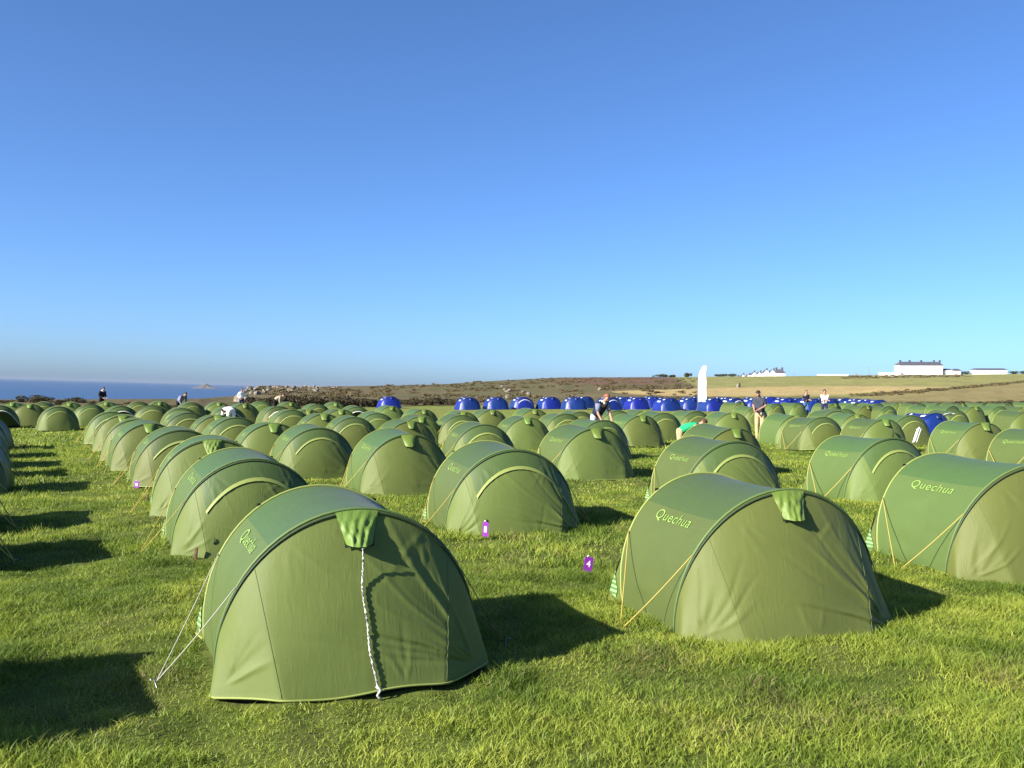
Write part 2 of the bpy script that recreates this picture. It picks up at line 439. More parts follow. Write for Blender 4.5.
def build_tent(name, front='vent', seed=0, detail=2, scheme='green', cord=False, guy=True, guy_mat=None):
    """detail 2: near, 1: middle distance, 0: far"""
    root = empty(name)
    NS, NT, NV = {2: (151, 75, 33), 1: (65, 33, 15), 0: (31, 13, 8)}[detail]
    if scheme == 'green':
        side, roof, end, lime, pipe, seam_shade, let = M_side, M_roof, M_end, M_lime, M_pipe, M_dark, M_letter
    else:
        side, roof, end, lime, pipe, seam_shade, let = M_blue, M_blued, M_blue, M_blued, M_blued, M_blued, M_white
    # tunnel between the hoops
    vs = [canopy_pt(i / (NS - 1), j / (NV - 1), seed) for i in range(NS) for j in range(NV)]
    fs = grid_faces(NS, NV)
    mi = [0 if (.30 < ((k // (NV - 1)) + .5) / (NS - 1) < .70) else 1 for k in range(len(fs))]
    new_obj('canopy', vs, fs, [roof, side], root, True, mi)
    for sd, kind in ((-1, front), (1, 'door' if front == 'vent' else 'vent')):
        conv = .040 if kind != 'vent' else .016
        fam = seed + (0 if sd < 0 else 3)
        amp = .014 if detail else .012
        vs = [panel_pt(i / (NS - 1), j / (NT - 1), sd, conv, fam, amp) for i in range(NS) for j in range(NT)]
        keep = None
        if kind == 'open':
            zs = np.array(ZIP)
            def keep(i, j):
                s, t = (i + .5) / (NS - 1), (j + .5) / (NT - 1)
                return not (.30 < s < .90 and t > np.interp(s, zs[:, 0], zs[:, 1]))
        fs = grid_faces(NS, NT, keep)
        if sd > 0: fs = [f[::-1] for f in fs]
        bi_ = None
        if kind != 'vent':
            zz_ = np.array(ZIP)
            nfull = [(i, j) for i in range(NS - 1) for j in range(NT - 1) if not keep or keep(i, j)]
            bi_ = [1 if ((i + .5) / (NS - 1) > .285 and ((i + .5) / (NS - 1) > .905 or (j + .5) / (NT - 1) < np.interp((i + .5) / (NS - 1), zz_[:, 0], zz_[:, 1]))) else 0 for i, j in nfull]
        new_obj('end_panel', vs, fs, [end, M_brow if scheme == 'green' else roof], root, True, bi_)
        if detail:
            for sm in (.255, .745):
                MB().tube([panel_pt(sm, .03 + .95 * k / 24, sd, conv, fam, amp) + Vector((0, sd * .001, 0)) for k in range(25)],   .0020, 4).build('panel_seam', M_seam if scheme == 'green' else seam_shade, root)
        # hoop sleeve and a dark tube painting the shade of its overhang
        n = 41 if detail else 21
        MB().tube([hoop(k / (n - 1), sd) + Vector((0, sd * -.004, .004)) for k in range(n)], .0095 if detail else .012, 6).build('hoop_sleeve', pipe if sd > 0 or scheme != 'green' else M_sleeve, root)
        MB().tube([panel_pt(k / (n - 1), .015, sd, conv, fam, 0) + Vector((0, sd * .006, 0)) for k in range(n)], .0075, 5).build('hoop_shade', seam_shade, root)
        if detail:
            MB().tube([panel_pt(k / 40, .995, sd, conv, fam, 0) + Vector((0, sd * .004, 0)) for k in range(1, 40)], .007, 5).build('hem', pipe, root)
        if kind == 'vent':
            # hood: a lime flap standing off the panel, closed at its sides
            nu, nv = (27, 17) if detail == 2 else (9, 5)
            hv = []
            for i in range(nu):
                for j in range(nv):
                    a = i / (nu - 1) * 2 - 1; b = j / (nv - 1)
                    wdt = .098 - .034 * b
                    s = .5 + a * wdt / 2.05; t = .012 + b * .185
                    p = panel_pt(s, max(t, 0), sd, conv, fam, 0)
                    lift = .012 + .068 * b ** 1.2 * (1 - abs(a) ** 3.0) + (.005 * math.sin(a * 13 + b * 11 + seed) + .016 * (vn2(a * 3.5 + 9, b * 5, seed) - .5) + .008 * (vn2(a * 9 + 3, b * 9, seed + 4) - .5)) * min(1, b * 2.5)
                    hv.append(p + Vector((0, sd * lift, .012 * (1 - b) + .012 * a * a * b)))
            hf = grid_faces(nu, nv)
            hood = new_obj('vent_hood', hv, hf, lime, root)
            mv = [panel_pt(.5 + a * .034, .05 + b * .152, sd, conv, fam, 0) + Vector((0, sd * .016, 0)) for a in np.linspace(-1, 1, 7) for b in np.linspace(0, 1, 5)]
            new_obj('vent_mesh', mv, grid_faces(7, 5), M_mesh_d if scheme == 'green' else M_blued, hood)
            if cord and sd < 0:
                top = hv[(nu // 2) * nv + nv - 1] + Vector((0, .01, -.005))
                bot = panel_pt(.516, 1.0, sd, conv, fam, 0) + Vector((.022, -.03, -.01))
                cb = MB()
                for ph in (0, math.pi):
                    pts = []
                    for k in range(60):
                        q = k / 59
                        p = panel_pt(.5 + .016 * q, .20 + .80 * q, sd, conv, fam, amp)
                        p.y -= .014 + .085 * max(0, 1 - q / .30) ** 1.5
                        p.x += .02 * q
                        p.x += -.018 * math.sin(math.pi * q) + .004 * math.sin(q * 15)
                        p += Vector((math.cos(q * 75 + ph) * .0036, math.sin(q * 75 + ph) * .0036, 0))
                        pts.append(p)
                    cb.tube(pts[:-1] + [bot], .0034, 5)
                knot = bot.lerp(top, .04)
                cb.tube([knot + Vector((-.012, 0, .02)), knot + Vector((.01, -.012, 0)), knot + Vector((-.006, -.004, -.03)), knot + Vector((.02, .0, -.06))], .008, 5)
                cb.build('cord', M_rope, root)
        else:
            path = smooth_path(ZIP, 40 if detail else 16)
            zpm = M_cream if kind == 'open' else pipe
            pts = [panel_pt(s, t, sd, conv, fam, amp) + Vector((0, sd * .008, .002)) for s, t in path]
            low = [panel_pt(s, t + .019, sd, conv, fam, amp) + Vector((0, sd * .016, -.004)) for s, t in path]
            up = [panel_pt(s, t - .008, sd, conv, fam, amp) + Vector((0, sd * .006, .004)) for s, t in path]
            n = len(path)
            new_obj('zip_flap', up + pts + low, [(k + r * n, k + 1 + r * n, k + 1 + (r + 1) * n, k + (r + 1) * n) for r in (0, 1) for k in range(n - 1)], zpm if scheme == 'green' else M_white, root)
            if detail == 2 and sd < 0 and kind == 'door':
                p = panel_pt(.30, .72, sd, conv, fam, amp)
                MB().tube([p + Vector((0, -.008, .02)), p + Vector((.004, -.016, 0)), p + Vector((-.002, -.012, -.035))], .007, 6).build('zip_pull', M_dark, root)
    # groundsheet tray
    e = []
    for k in range(25):
        gx_, gy_ = ground_curve(k / 24); e.append((gx_ * .95, -(LEG + gy_ * .90)))
    e += [(x, -y) for x, y in e[::-1]]
    n = len(e)
    new_obj('groundsheet', [(x, y, -.03) for x, y in e] + [(x * .98, y * .98, .035) for x, y in e], [(i, (i + 1) % n, n + (i + 1) % n, n + i) for i in range(n)] + [tuple(range(2 * n - 1, n - 1, -1))], M_sheet if scheme == 'green' else M_blued, root, False)
    if front == 'open':
        iv = []
        for i in range(15):
            for j in range(8):
                p = hoop(i / 14, -1); b = j / 7
                iv.append((p.x * .94, -.40 + b * .85, max(.055, p.z * .93)))
        new_obj('inner_tent', iv, grid_faces(15, 8), M_inner, root)
    if scheme == 'green' and detail:
        lettering(root, -1, seed, let)
        if detail == 2: lettering(root, 1, seed, let)
    if scheme != 'green':
        for sgn in (-1, 1):
            for (va, vb, sa) in ((.72, .40, .25), (.30, .12, .33), (.86, .78, .38)):
                pp = [canopy_pt(sa if sgn < 0 else 1 - sa, va + (vb - va) * k / 5, seed) for k in range(6)]
                mb = MB()
                up_ = [canopy_pt((sa + .03 + .012 * (k % 2)) if sgn < 0 else 1 - sa - .03 - .012 * (k % 2), va + (vb - va) * k / 5, seed) for k in range(6)]
                nn = Vector((sgn * .02, 0, .014))
                mb.add([p + nn for p in pp + up_], [(k, k + 1, 7 + k, 6 + k) for k in range(5)])
                mb.build('white_print', let, root)
    if detail == 2:
        # printed ladder strip on the skirt behind the rear hoop
        for s0, s1 in ((.05, .20), (.95, .80)):
            lv = []
            for i in range(9):
                for j in range(5):
                    s = s0 + (s1 - s0) * i / 8; t = .30 + .45 * j / 4
                    lv.append(panel_pt(s, t, 1, .05, seed + 3, .013) + Vector(((-.008 if s < .5 else .008), .006, 0)))
            new_obj('ladder_strip', lv, grid_faces(9, 5), M_ladder, root)
        # hoop clips
        for s in (.34, .66):
            p = hoop(s, 1)
            MB().box(p + Vector((0, .006, .012)), (.03, .03, .022), bev=.005).build('hoop_clip', M_sheet, root)
    if guy and detail:
        gm = guy_mat or M_cord_y
        for sgn in (-1, 1):
            s = .20 if sgn < 0 else .80
            peg = Vector((sgn * 1.04, -.20 - .12 * vn1(seed * 1.7 + sgn), -.02))
            for sd in (-1, 1):
                p = hoop(s, sd) + Vector((sgn * .012, 0, 0))
                pts = [p.lerp(peg + Vector((0, 0, .03)), k / 8) + Vector((0, 0, -.012 * math.sin(math.pi * k / 8))) for k in range(9)]
                MB().tube(pts, (.0030 if guy_mat else .0038) if detail == 2 else .0058, 5).build('guy_line', gm if sgn < 0 or gm is M_cord_y else M_cord_b, root)
            MB().tube([peg + Vector((sgn * -.02, 0, -.06)), peg + Vector((sgn * .012, 0, .05)), peg + Vector((sgn * .03, 0, .045)), peg + Vector((sgn * .03, 0, .03))], .005, 5).build('peg', M_steel, root)
    return root

# ------------------------------------------------------------------ where the tents stand
TENTS = []           # (x, y, half-size) for the grass to keep clear of
GREEN = 'green pop-up tents pitched over the field'
BLUE = 'blue tents in the line along the field edge'
PROTO = {}
SEEN = {}

def yaw_for(px):
    az = math.degrees(math.atan((px - CX) / F))
    return 19.5 - .26 * az

def place_tent(px, py, kind, label, scheme='green', yaw=None, detail=None, cord=False, white=False, depth=None, seed=None, scale=None):
    d = depth or depth_for_top(px, py, H * (1.12 if scheme != 'green' and detail == 0 else 1))
    psi = R(yaw_for(px) if yaw is None else yaw) + (R(random.uniform(-4, 4)) if d > 9 else 0)
    ax, ay = col_x(px, d), d
    off = LEG + LEAN
    x = ax - math.sin(psi) * off; y = ay + math.cos(psi) * off
    if detail is None:
        detail = 2 if d < 13 else (1 if d < 30 else 0)
    if seed is None:
        seed = {2: len(TENTS), 1: len(TENTS) % 3, 0: len(TENTS) % 2}[detail]
    key = (kind, seed, detail, scheme, cord, white)
    nm = 'pop_up_tent' if scheme == 'green' else 'blue_tent'
    if key not in PROTO:
        PROTO[key] = o = build_tent(nm, kind, seed, detail, scheme, cord, scheme == 'green', M_cord_w if white else None)
    else:
        o = copy_tree(PROTO[key]); o.name = nm
    z = gz(x, y)
    # follow the slope of the ground
    sx = (gz(x + .7, y) - gz(x - .7, y)) / 1.4; sy = (gz(x, y + .7) - gz(x, y - .7)) / 1.4
    jit = .03 if d > 9 else .012
    nrm = Vector((-sx * .5 + random.uniform(-jit, jit), -sy * .5 + random.uniform(-jit, jit), 1)).normalized()
    q = Vector((0, 0, 1)).rotation_difference(nrm).to_matrix() @ Matrix.Rotation(psi, 3, 'Z')
    o.location = (x, y, z); o.rotation_euler = q.to_euler()
    k = (1.12 if scheme != 'green' and detail == 0 else scale) or (1.0 if d < 7 else random.uniform(.975, 1.02))
    o.scale = (k * random.uniform(.985, 1.015) * (1.15 if scheme != 'green' and detail == 0 else 1), k * random.uniform(.97, 1.02), k * (1.0 if scheme != 'green' and detail == 0 else 1))
    if label in SEEN: print('DUP LABEL', label)
    SEEN[label] = 1
    tag(o, label, 'tent', GREEN if scheme == 'green' else BLUE)
    for (a, b, c, nme) in TENTS:
        if math.hypot(a - x, b - y) < 1.75: print('CLOSE %.2f' % math.hypot(a - x, b - y), nme, '|', label, 'd=%.1f' % d)
    TENTS.append((x, y, psi, label))
    return o

G = [
 # the row beside the grass lane, nearest first
 (357, 511, 'vent', 'nearest green tent, twisted grey cord hanging from its lime vent hood', dict(cord=True, white=True, scale=.97)),
 (252, 457, 'door', 'zipped green tent right behind the corded tent, brown stake at its foot', {}),
 (214, 439, 'vent', 'green tent with lime vent, third from the front beside the grass lane', {}),
 (181, 430, 'door', 'zipped green tent with square purple tag at its left foot beside the lane', {}),
 (150, 423, 'vent', 'lime-vented green tent fifth from the front along the grass lane', {}),
 (136, 419.5, 'door', 'zipped green tent sixth from the front along the grass lane', {}),
 (123, 416, 'vent', 'green tent seventh along the grass lane, only its arched side showing', {}),
 (112, 412.5, 'door', 'green tent at the far end of the lane-side row', {}),
 # front right
 (789, 481, 'vent', 'big green tent front right with lime vent, yellow guy lines at its left', dict(depth=6.15)),
 (1034, 465, 'vent', 'green tent cut by the right edge, its broad lettered side toward us', dict(scale=1.06)),
 (514, 447.5, 'door', 'zipped green tent in the middle with tall purple tag at its foot', dict(scale=1.03)),
 # second and third rows
 (318, 427, 'door', 'zipped green tent left of the olive lime-vented pair, grass strip before it', {}),
 (273, 422, 'vent', 'lime-vented tent just left behind the zipped tent over the corded tent', {}),
 (236, 418.5, 'door', 'zipped tent half hidden behind the third lane-side tent', {}),
 (219, 415, 'vent', 'tent with lime vent peeping out behind the half hidden zipped one', {}),
 (189, 412.5, 'door', 'plain green tent in front of the open tent left of the bending person', {}),
 (292, 411, 'door', 'green tent with rippled door shadow behind the second lime-vented row', {}),
 (324, 415, 'vent', 'green tent with small bright vent left of a zipped tent in mid field', {}),
 (354, 418, 'door', 'zipped green tent right behind and right of the small bright vent', {}),
 (341, 410, 'vent', 'distant tent with tiny lime vent below the open dark mouthed tent', {}),
 (408, 435, 'vent', 'lime-vented green tent left of the purple tagged middle tent', {}),
 (411, 420, 'vent', 'lime-vented olive tent directly behind another lime-vented one', {}),
 (485, 423, 'door', 'zipped olive tent rising behind the purple tagged middle tent', {}),
 (462, 415, 'door', 'yellowish green tent behind the zipped olive one, brow darker', {}),
 (464, 411, 'vent', 'rearmost of the yellowish tents stacked left of the blue line', {}),
 (424, 409, 'vent', 'small dark green vented tent on the open green patch', {}),
 (421, 415, 'vent', 'small vented tent overlapped by the olive lime-vented pair', {}),
 (377, 412.5, 'door', 'olive zipped tent below the single blue tent', {}),
 (392, 406, 'vent', 'half shaded green tent right in front of the single blue tent', {}),
 (596, 428, 'vent', 'large olive tent with lime vent in mid field, stooping man behind it', {}),
 (604, 420, 'door', 'zipped tent between the big olive tent and the stooping man', {}),
 (528, 417, 'vent', 'tent with tall bright vent hood left of the big olive tent', {}),
 (566, 414.5, 'door', 'yellow green zipped tent left of the stooping man', {}),
 (535, 409.5, 'vent', 'tent with small vent in front of the blue tent with yellow arc', {}),
 (492, 409.5, 'vent', 'tent with square little vent below the second blue tent', {}),
 (581, 411, 'door', 'dark green tent at the left elbow of the stooping man', {}),
 (642, 415, 'vent', 'tall narrow looking lime-vented tent right of the stooping man', {}),
 (646, 410.8, 'vent', 'tent whose vent shows just above the tent right of stooping man', {}),
 (697, 411, 'door', 'pale sided tent that the person in green leans over', {}),
 (733, 412.5, 'vent', 'shaded vented tent left of the man in khaki trousers', {}),
 (735, 425, 'vent', 'lime-vented tent behind the zipped tent at right of centre', {}),
 (737, 442, 'door', 'zipped tent directly behind the big front right tent', {}),
 (824, 417, 'door', 'lettered tent right of the man in khaki trousers, brow unzipped slightly', {}),
 (797, 414.5, 'vent', 'tent touching the man in khaki trousers on his right', {}),
 (894, 437, 'door', 'zipped tent with rumpled dark roof between the two big right tents', {}),
 (886, 419, 'vent', 'vented tent with a strap dangling from its hood, right of centre', {}),
 (911, 415.5, 'door', 'tent beside the lone blue tent, pale towel on its edge', {}),
 (985, 417, 'vent', 'pale lettered tent right of the lone blue tent', dict(depth=22.5)),
 (1063, 430, 'vent', 'lettered tent half out of the picture at the right edge', {}),
 (837, 412, 'door', 'small tent behind the lettered one, below the person in white', {}),
 # far left group
 (229, 406.5, 'open', 'open dark tent with someone in white bent in its doorway', {}),
 (245, 404.5, 'vent', 'shaded tent right below the person in the white shirt near the hedge', {}),
 (279, 406.5, 'open', 'open tent left of the rippled one, dark inside', {}),
 (318, 404.5, 'door', 'far zipped tent under the gorse hedge with bright left side', {}),
 (357, 406.5, 'open', 'open dark mouthed tent left of the single blue tent', {}),
 (182, 407.5, 'open', 'open tent left of the person in white bending into a doorway', {}),
 (122, 406, 'open', 'open tent with cream arch at the far end of the lane row', {}),
 (152, 406.5, 'door', 'zipped tent right of the tent with the cream arch', {}),
 (59, 406.5, 'door', 'wide zipped tent standing across the far end of the lane', {}),
 (30, 404.5, 'vent', 'green tent left of the wide one across the lane end', {}),
 (91, 404.3, 'door', 'green tent right of the wide one across the lane end', {}),
 (0, 406, 'open', 'shaded open tent at the left edge of the picture', {}),
 (70, 402.2, 'vent', 'back row tent right of the wide lane end tent, below the sea', {}),
 (43, 402, 'door', 'back row tent peeping over the lane end pair', {}),
 (12, 402.2, 'vent', 'back row tent farthest left below the sea', {}),
 (106, 402, 'vent', 'back row tent at the feet of the person in black', {}),
 (139, 402, 'door', 'back row tent right of the person in black', {}),
 (160, 401.5, 'vent', 'dark back row tent left of the crouching grey figure', {}),
 (192, 402.2, 'door', 'back row tent right of the crouching grey figure', {}),
 (219, 402, 'vent', 'back row tent with sunlit roof left of the person in white shirt', {}),
 (262, 402, 'door', 'back row tent just right of the person in white shirt', {}),
 (291, 402.3, 'vent', 'back row tent right of the pale stooping figure by the hedge', {}),
 (309, 409, 'vent', 'small tent between the rippled tent and the far zipped one', {}),
 (336, 402.6, 'vent', 'back row tent farthest right under the gorse hedge', {}),
 (618, 411, 'door', 'bright yellow green tent at the right hip of the stooping man', {}),
 (664, 413, 'door', 'green tent peeping between two tents left of the person in green', {}),
]
for (px, py, kind, lab, kw) in G:
    place_tent(px, py, kind, lab, **kw)

ORD = ['first', 'second', 'third', 'fourth', 'fifth', 'sixth', 'seventh', 'eighth', 'ninth', 'tenth', 'eleventh', 'twelfth', 'thirteenth', 'fourteenth', 'fifteenth', 'sixteenth', 'seventeenth', 'eighteenth', 'nineteenth', 'twentieth']
# far rows on the right, sunlit sides
row_a = [742, 777, 799, 835, 858, 878, 900, 921, 940, 962, 985, 1009, 1034]
for i, px in enumerate(row_a):
    place_tent(px, 402.6 + (.9 if i % 2 else 0), 'door' if i % 3 else 'vent', ORD[i] + ' pale green tent from the left in the far right back row', detail=0, yaw=28 + random.uniform(-4, 4))
row_b = [757, 868, 889, 932, 953, 976, 1000, 1024]
for i, px in enumerate(row_b):
    place_tent(px, 406.3 + random.uniform(-.3, .4), 'vent' if i % 2 else 'door', ORD[i] + ' tent from the left in the row before the far right back row', detail=0, yaw=22 + random.uniform(-4, 4))
row_c = [846, 858, 957, 1027]
for i, px in enumerate(row_c):
    place_tent(px, (410, 413.5, 410.5, 411)[i], 'vent' if i % 2 else 'door', ('green tent under the arm of the person in white, right of centre', 'green tent showing between the two lettered tents right of centre', 'green tent behind the pale lettered tent by the lone blue tent', 'green tent above the half cut lettered tent at right edge')[i], yaw=15)
# blue line
blues = [(470, 397.3), (498, 397.2), (524, 397), (552, 397), (576, 397.2), (612, 397.4), (640, 397.2), (671, 397.8), (693, 397.6), (716, 398), (737, 397.8), (772, 396.8), (789, 398), (815, 398.5), (847, 398.5), (867, 399.3), (880, 399.6)]
for i, (px, py) in enumerate(blues):
    place_tent(px, py, 'door' if i in (2, 5, 10) else 'vent', ORD[i] + ' blue tent from the left in the long blue line', 'blue', detail=0, yaw=20 + random.uniform(-5, 7), seed=i % 3)
blues2 = [587, 626, 655, 704, 728, 757, 801, 832, 857]
for i, px in enumerate(blues2):
    place_tent(px, 396.6 + .2 * (i % 2) + .012 * max(0, px - 690), 'vent', ORD[i] + ' dark blue tent from the left half hidden behind the blue line', 'blue', detail=0, yaw=24 + random.uniform(-5, 5), seed=i % 3)
place_tent(391, 396.6, 'vent', 'single blue tent apart from the others, by the gorse hedge', 'blue', detail=0, yaw=22, seed=0)
place_tent(937, 412.6, 'vent', 'lone bright blue tent among the green ones at right', 'blue', detail=1, yaw=18, seed=1)
# the column left of the grass lane: mostly outside the frame, its shadows lie on the lane
for i, (px, py, d) in enumerate([(-52, 0, 14.0), (-46, 0, 16.5), (-40, 0, 19.0), (-33, 0, 21.8), (-25, 0, 25.0), (-97, 0, 10.1), (-128, 0, 7.85), (-370, 0, 3.5)]):
    place_tent(px, py, 'vent' if i % 2 else 'door', ('shaded green tent at left edge, nearest of those showing beside the lane', 'shaded green tent at left edge, second of the column beyond the lane', 'shaded green tent at left edge, third of the column beyond the lane', 'shaded green tent at left edge, fourth of the column beyond the lane', 'shaded green tent at left edge, fifth of the column beyond the lane', 'tent out of frame whose shadow falls highest of three across the lane', 'tent out of frame whose shadow falls mid lane left of the second tent', 'tent out of frame whose big shadow falls left of the corded tent')[i], depth=d, yaw=24, detail=1)

# ------------------------------------------------------------------ ground sheet
def build_ground():
    azf = np.concatenate([np.linspace(-180, -48, 45)[:-1], np.linspace(-48, 48, 900), np.linspace(48, 180, 45)[1:-1]])
    rr = [0.6]
    while rr[-1] < 1350: rr.append(rr[-1] * (1.018 if rr[-1] < 120 else 1.011) + .012)
    rr = np.array(rr); az = np.radians(azf)
    Rg, Ag = np.meshgrid(rr, az, indexing='ij')
    X = Rg * np.sin(Ag); Y = Rg * np.cos(Ag); Z = terrain(X, Y)
    nr, na = X.shape
    verts = np.stack([X.ravel(), Y.ravel(), Z.ravel()], 1)
    verts = np.vstack([verts, [[0, 0, gz(0, .01)]]])
    i, j = np.meshgrid(np.arange(nr - 1), np.arange(na), indexing='ij')
    jn = (j + 1) % na
    quads = np.stack([i * na + j, i * na + jn, (i + 1) * na + jn, (i + 1) * na + j], -1).reshape(-1, 4)[:, ::-1]
    c = nr * na
    tris = np.stack([np.arange(na), (np.arange(na) + 1) % na, np.full(na, c)], 1)
    me = bpy.data.meshes.new('ground')
    me.vertices.add(len(verts)); me.vertices.foreach_set('co', verts.astype(np.float32).ravel())
    loops = np.concatenate([quads.ravel(), tris.ravel()]).astype(np.int32)
    me.loops.add(len(loops)); me.loops.foreach_set('vertex_index', loops)
    npoly = len(quads) + len(tris)
    me.polygons.add(npoly)
    st = np.concatenate([np.arange(len(quads)) * 4, len(quads) * 4 + np.arange(len(tris)) * 3]).astype(np.int32)
    me.polygons.foreach_set('loop_start', st)
    me.polygons.foreach_set('use_smooth', np.ones(npoly, bool))
    me.update(); me.validate()
    # what grows where
    x, y = verts[:, 0], verts[:, 1]; z = verts[:, 2]
    r = np.hypot(x, y); a = np.arctan2(x, y); azc = np.clip(a, -1.06, 1.13)
    px = CX + F * np.tan(azc)
    ys = HY - (z - EYE) / np.maximum(r * np.cos(azc), .1) * F
    re = np.interp(px, TB[:, 0], TB[:, 2])
    nz = fbm(px * .09, np.log(r + .01) * 22, 21, 4); n2 = fbm(x * .12, y * .12, 33, 5); n3 = fbm(x * .7, y * .7, 5, 4)
    C = np.zeros((len(verts), 3))
    def lerp(w, col):
        w = np.clip(w, 0, 1)[:, None]; C[:] = C * (1 - w) + np.array(col) * w
    C[:] = (.120, .155, .031)
    lerp(sstep(.52, .72, n3), (.135, .155, .036)); lerp(sstep(.66, .85, fbm(x * 2.1, y * 2.1, 8, 3)) * .5, (.13, .11, .045))
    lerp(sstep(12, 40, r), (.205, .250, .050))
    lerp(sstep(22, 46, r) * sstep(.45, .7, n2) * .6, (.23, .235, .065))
    far = sstep(-1, 3, r - re + (nz - .5) * 10)
    lerp(far, (.155, .125, .062))                                   # heath
    lerp(far * sstep(.5, .68, nz), (.115, .115, .045))
    lerp(far * sstep(.56, .70, n2) * .8, (.185, .145, .075))
    red = far * sstep(520, 600, px) * (1 - sstep(660, 690, px)) * (1 - sstep(383, 386, ys + (nz - .5) * 4))
    lerp(red * .8, (.165, .092, .062))
    olive = far * sstep(380, 470, px) * (1 - sstep(500, 590, px)) * sstep(.42, .6, n2)
    lerp(olive * .7, (.12, .125, .05))
    past = far * sstep(683, 697, px + (nz - .5) * 12 + (ys - 380) * -2.2 + 8)
    lerp(past, (.30, .285, .098))
    lerp(past * sstep(.48, .62, nz), (.25, .26, .08))
    lerp(past * sstep(.60, .70, n2) * .6, (.25, .215, .10))
    yy = ys + (nz - .5) * 1.6
    top = np.interp(px, [600, 640, 690, 800, 880, 960], [391.5, 390.3, 388.6, 386.3, 386, 387]); bot = np.interp(px, [600, 640, 690, 800, 850, 960], [391.5, 394.5, 396.5, 395.5, 394, 387.2])
    gold = far * sstep(-.5, .7, yy - top) * sstep(-.5, .7, bot - yy) * sstep(604, 620, px)
    lerp(gold, (.47, .36, .155)); lerp(gold * sstep(.5, .7, fbm(px * .2, ys * 2.2, 4, 3)) * .6, (.38, .285, .12))
    ht = np.interp(px, [830, 870, 960, 1024, 1200], [397, 395.5, 388.4, 382, 376])
    tanf = far * sstep(0, 1.2, yy - ht) * sstep(860, 885, px) * (1 - sstep(400.5, 402, yy))
    lerp(tanf, (.285, .235, .095)); lerp(tanf * sstep(.5, .7, nz) * .6, (.21, .185, .072))
    hed = far * (1 - sstep(.5, 1.5, np.abs(yy - ht + .6))) * sstep(840, 870, px)
    lerp(hed * .85, (.075, .068, .028))
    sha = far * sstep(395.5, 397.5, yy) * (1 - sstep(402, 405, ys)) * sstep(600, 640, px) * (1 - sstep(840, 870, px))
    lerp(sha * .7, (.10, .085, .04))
    low = far * sstep(400.8, 402.2, yy) * sstep(840, 870, px)
    lerp(low * .8, (.13, .085, .045))
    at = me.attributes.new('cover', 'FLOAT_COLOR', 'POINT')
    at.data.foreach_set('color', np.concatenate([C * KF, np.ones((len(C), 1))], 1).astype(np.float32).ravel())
    m = mat('earth_and_turf', (.1, .1, .05), .95, .1)
    b = m.node_tree.nodes['Principled BSDF']
    an = nd(m, 'ShaderNodeAttribute', attribute_name='cover'); tc = nd(m, 'ShaderNodeTexCoord')
    n = nd(m, 'ShaderNodeTexNoise'); n.inputs['Scale'].default_value = 2.2; n.inputs['Detail'].default_value = 9; n.inputs['Roughness'].default_value = .72
    lk(m, tc.outputs['Object'], n.inputs['Vector'])
    mr = nd(m, 'ShaderNodeMapRange'); mr.inputs['From Min'].default_value = .3; mr.inputs['From Max'].default_value = .7
    mr.inputs['To Min'].default_value = .62; mr.inputs['To Max'].default_value = 1.38
    lk(m, n.outputs['Fac'], mr.inputs['Value'])
    hs = nd(m, 'ShaderNodeHueSaturation'); lk(m, an.outputs['Color'], hs.inputs['Color']); lk(m, mr.outputs[0], hs.inputs['Value'])
    lk(m, hs.outputs[0], b.inputs['Base Color'])
    bp = nd(m, 'ShaderNodeBump'); bp.inputs['Strength'].default_value = .7; bp.inputs['Distance'].default_value = .08
    lk(m, n.outputs['Fac'], bp.inputs['Height']); lk(m, bp.outputs[0], b.inputs['Normal'])
    me.materials.append(m)
    o = bpy.data.objects.new('ground', me); COL.objects.link(o); o['kind'] = 'structure'
    return o
build_ground()

# sea
sv = [(0, 0, -42)]
nseg = 128
radii = [300, 2000, 8000, 40000]
for rad in radii:
    for k in range(nseg):
        w = 2 * math.pi * k / nseg
        sv.append((rad * math.sin(w), rad * math.cos(w), -42))
sf = [(0, 1 + (k + 1) % nseg, 1 + k) for k in range(nseg)]
for q in range(len(radii) - 1):
    for k in range(nseg):
        sf.append((1 + q * nseg + k, 1 + q * nseg + (k + 1) % nseg, 1 + (q + 1) * nseg + (k + 1) % nseg, 1 + (q + 1) * nseg + k))
M_sea = mat('sea_water', (.030, .085, .20), .42, .35)
_tc = nd(M_sea, 'ShaderNodeTexCoord'); _n = nd(M_sea, 'ShaderNodeTexNoise'); _n.inputs['Scale'].default_value = .004; _n.inputs['Detail'].default_value = 8
_mp = nd(M_sea, 'ShaderNodeMapping'); _mp.inputs['Scale'].default_value = (.35, 1, 1)
lk(M_sea, _tc.outputs['Object'], _mp.inputs[0]); lk(M_sea, _mp.outputs[0], _n.inputs['Vector'])
_r = nd(M_sea, 'ShaderNodeValToRGB'); _r.color_ramp.elements[0].color = (.022, .062, .145, 1); _r.color_ramp.elements[1].color = (.034, .082, .17, 1)
lk(M_sea, _n.outputs['Fac'], _r.inputs['Fac']); lk(M_sea, _r.outputs[0], M_sea.node_tree.nodes['Principled BSDF'].inputs['Base Color'])
sea = new_obj('sea', sv, sf, M_sea); sea['kind'] = 'structure'

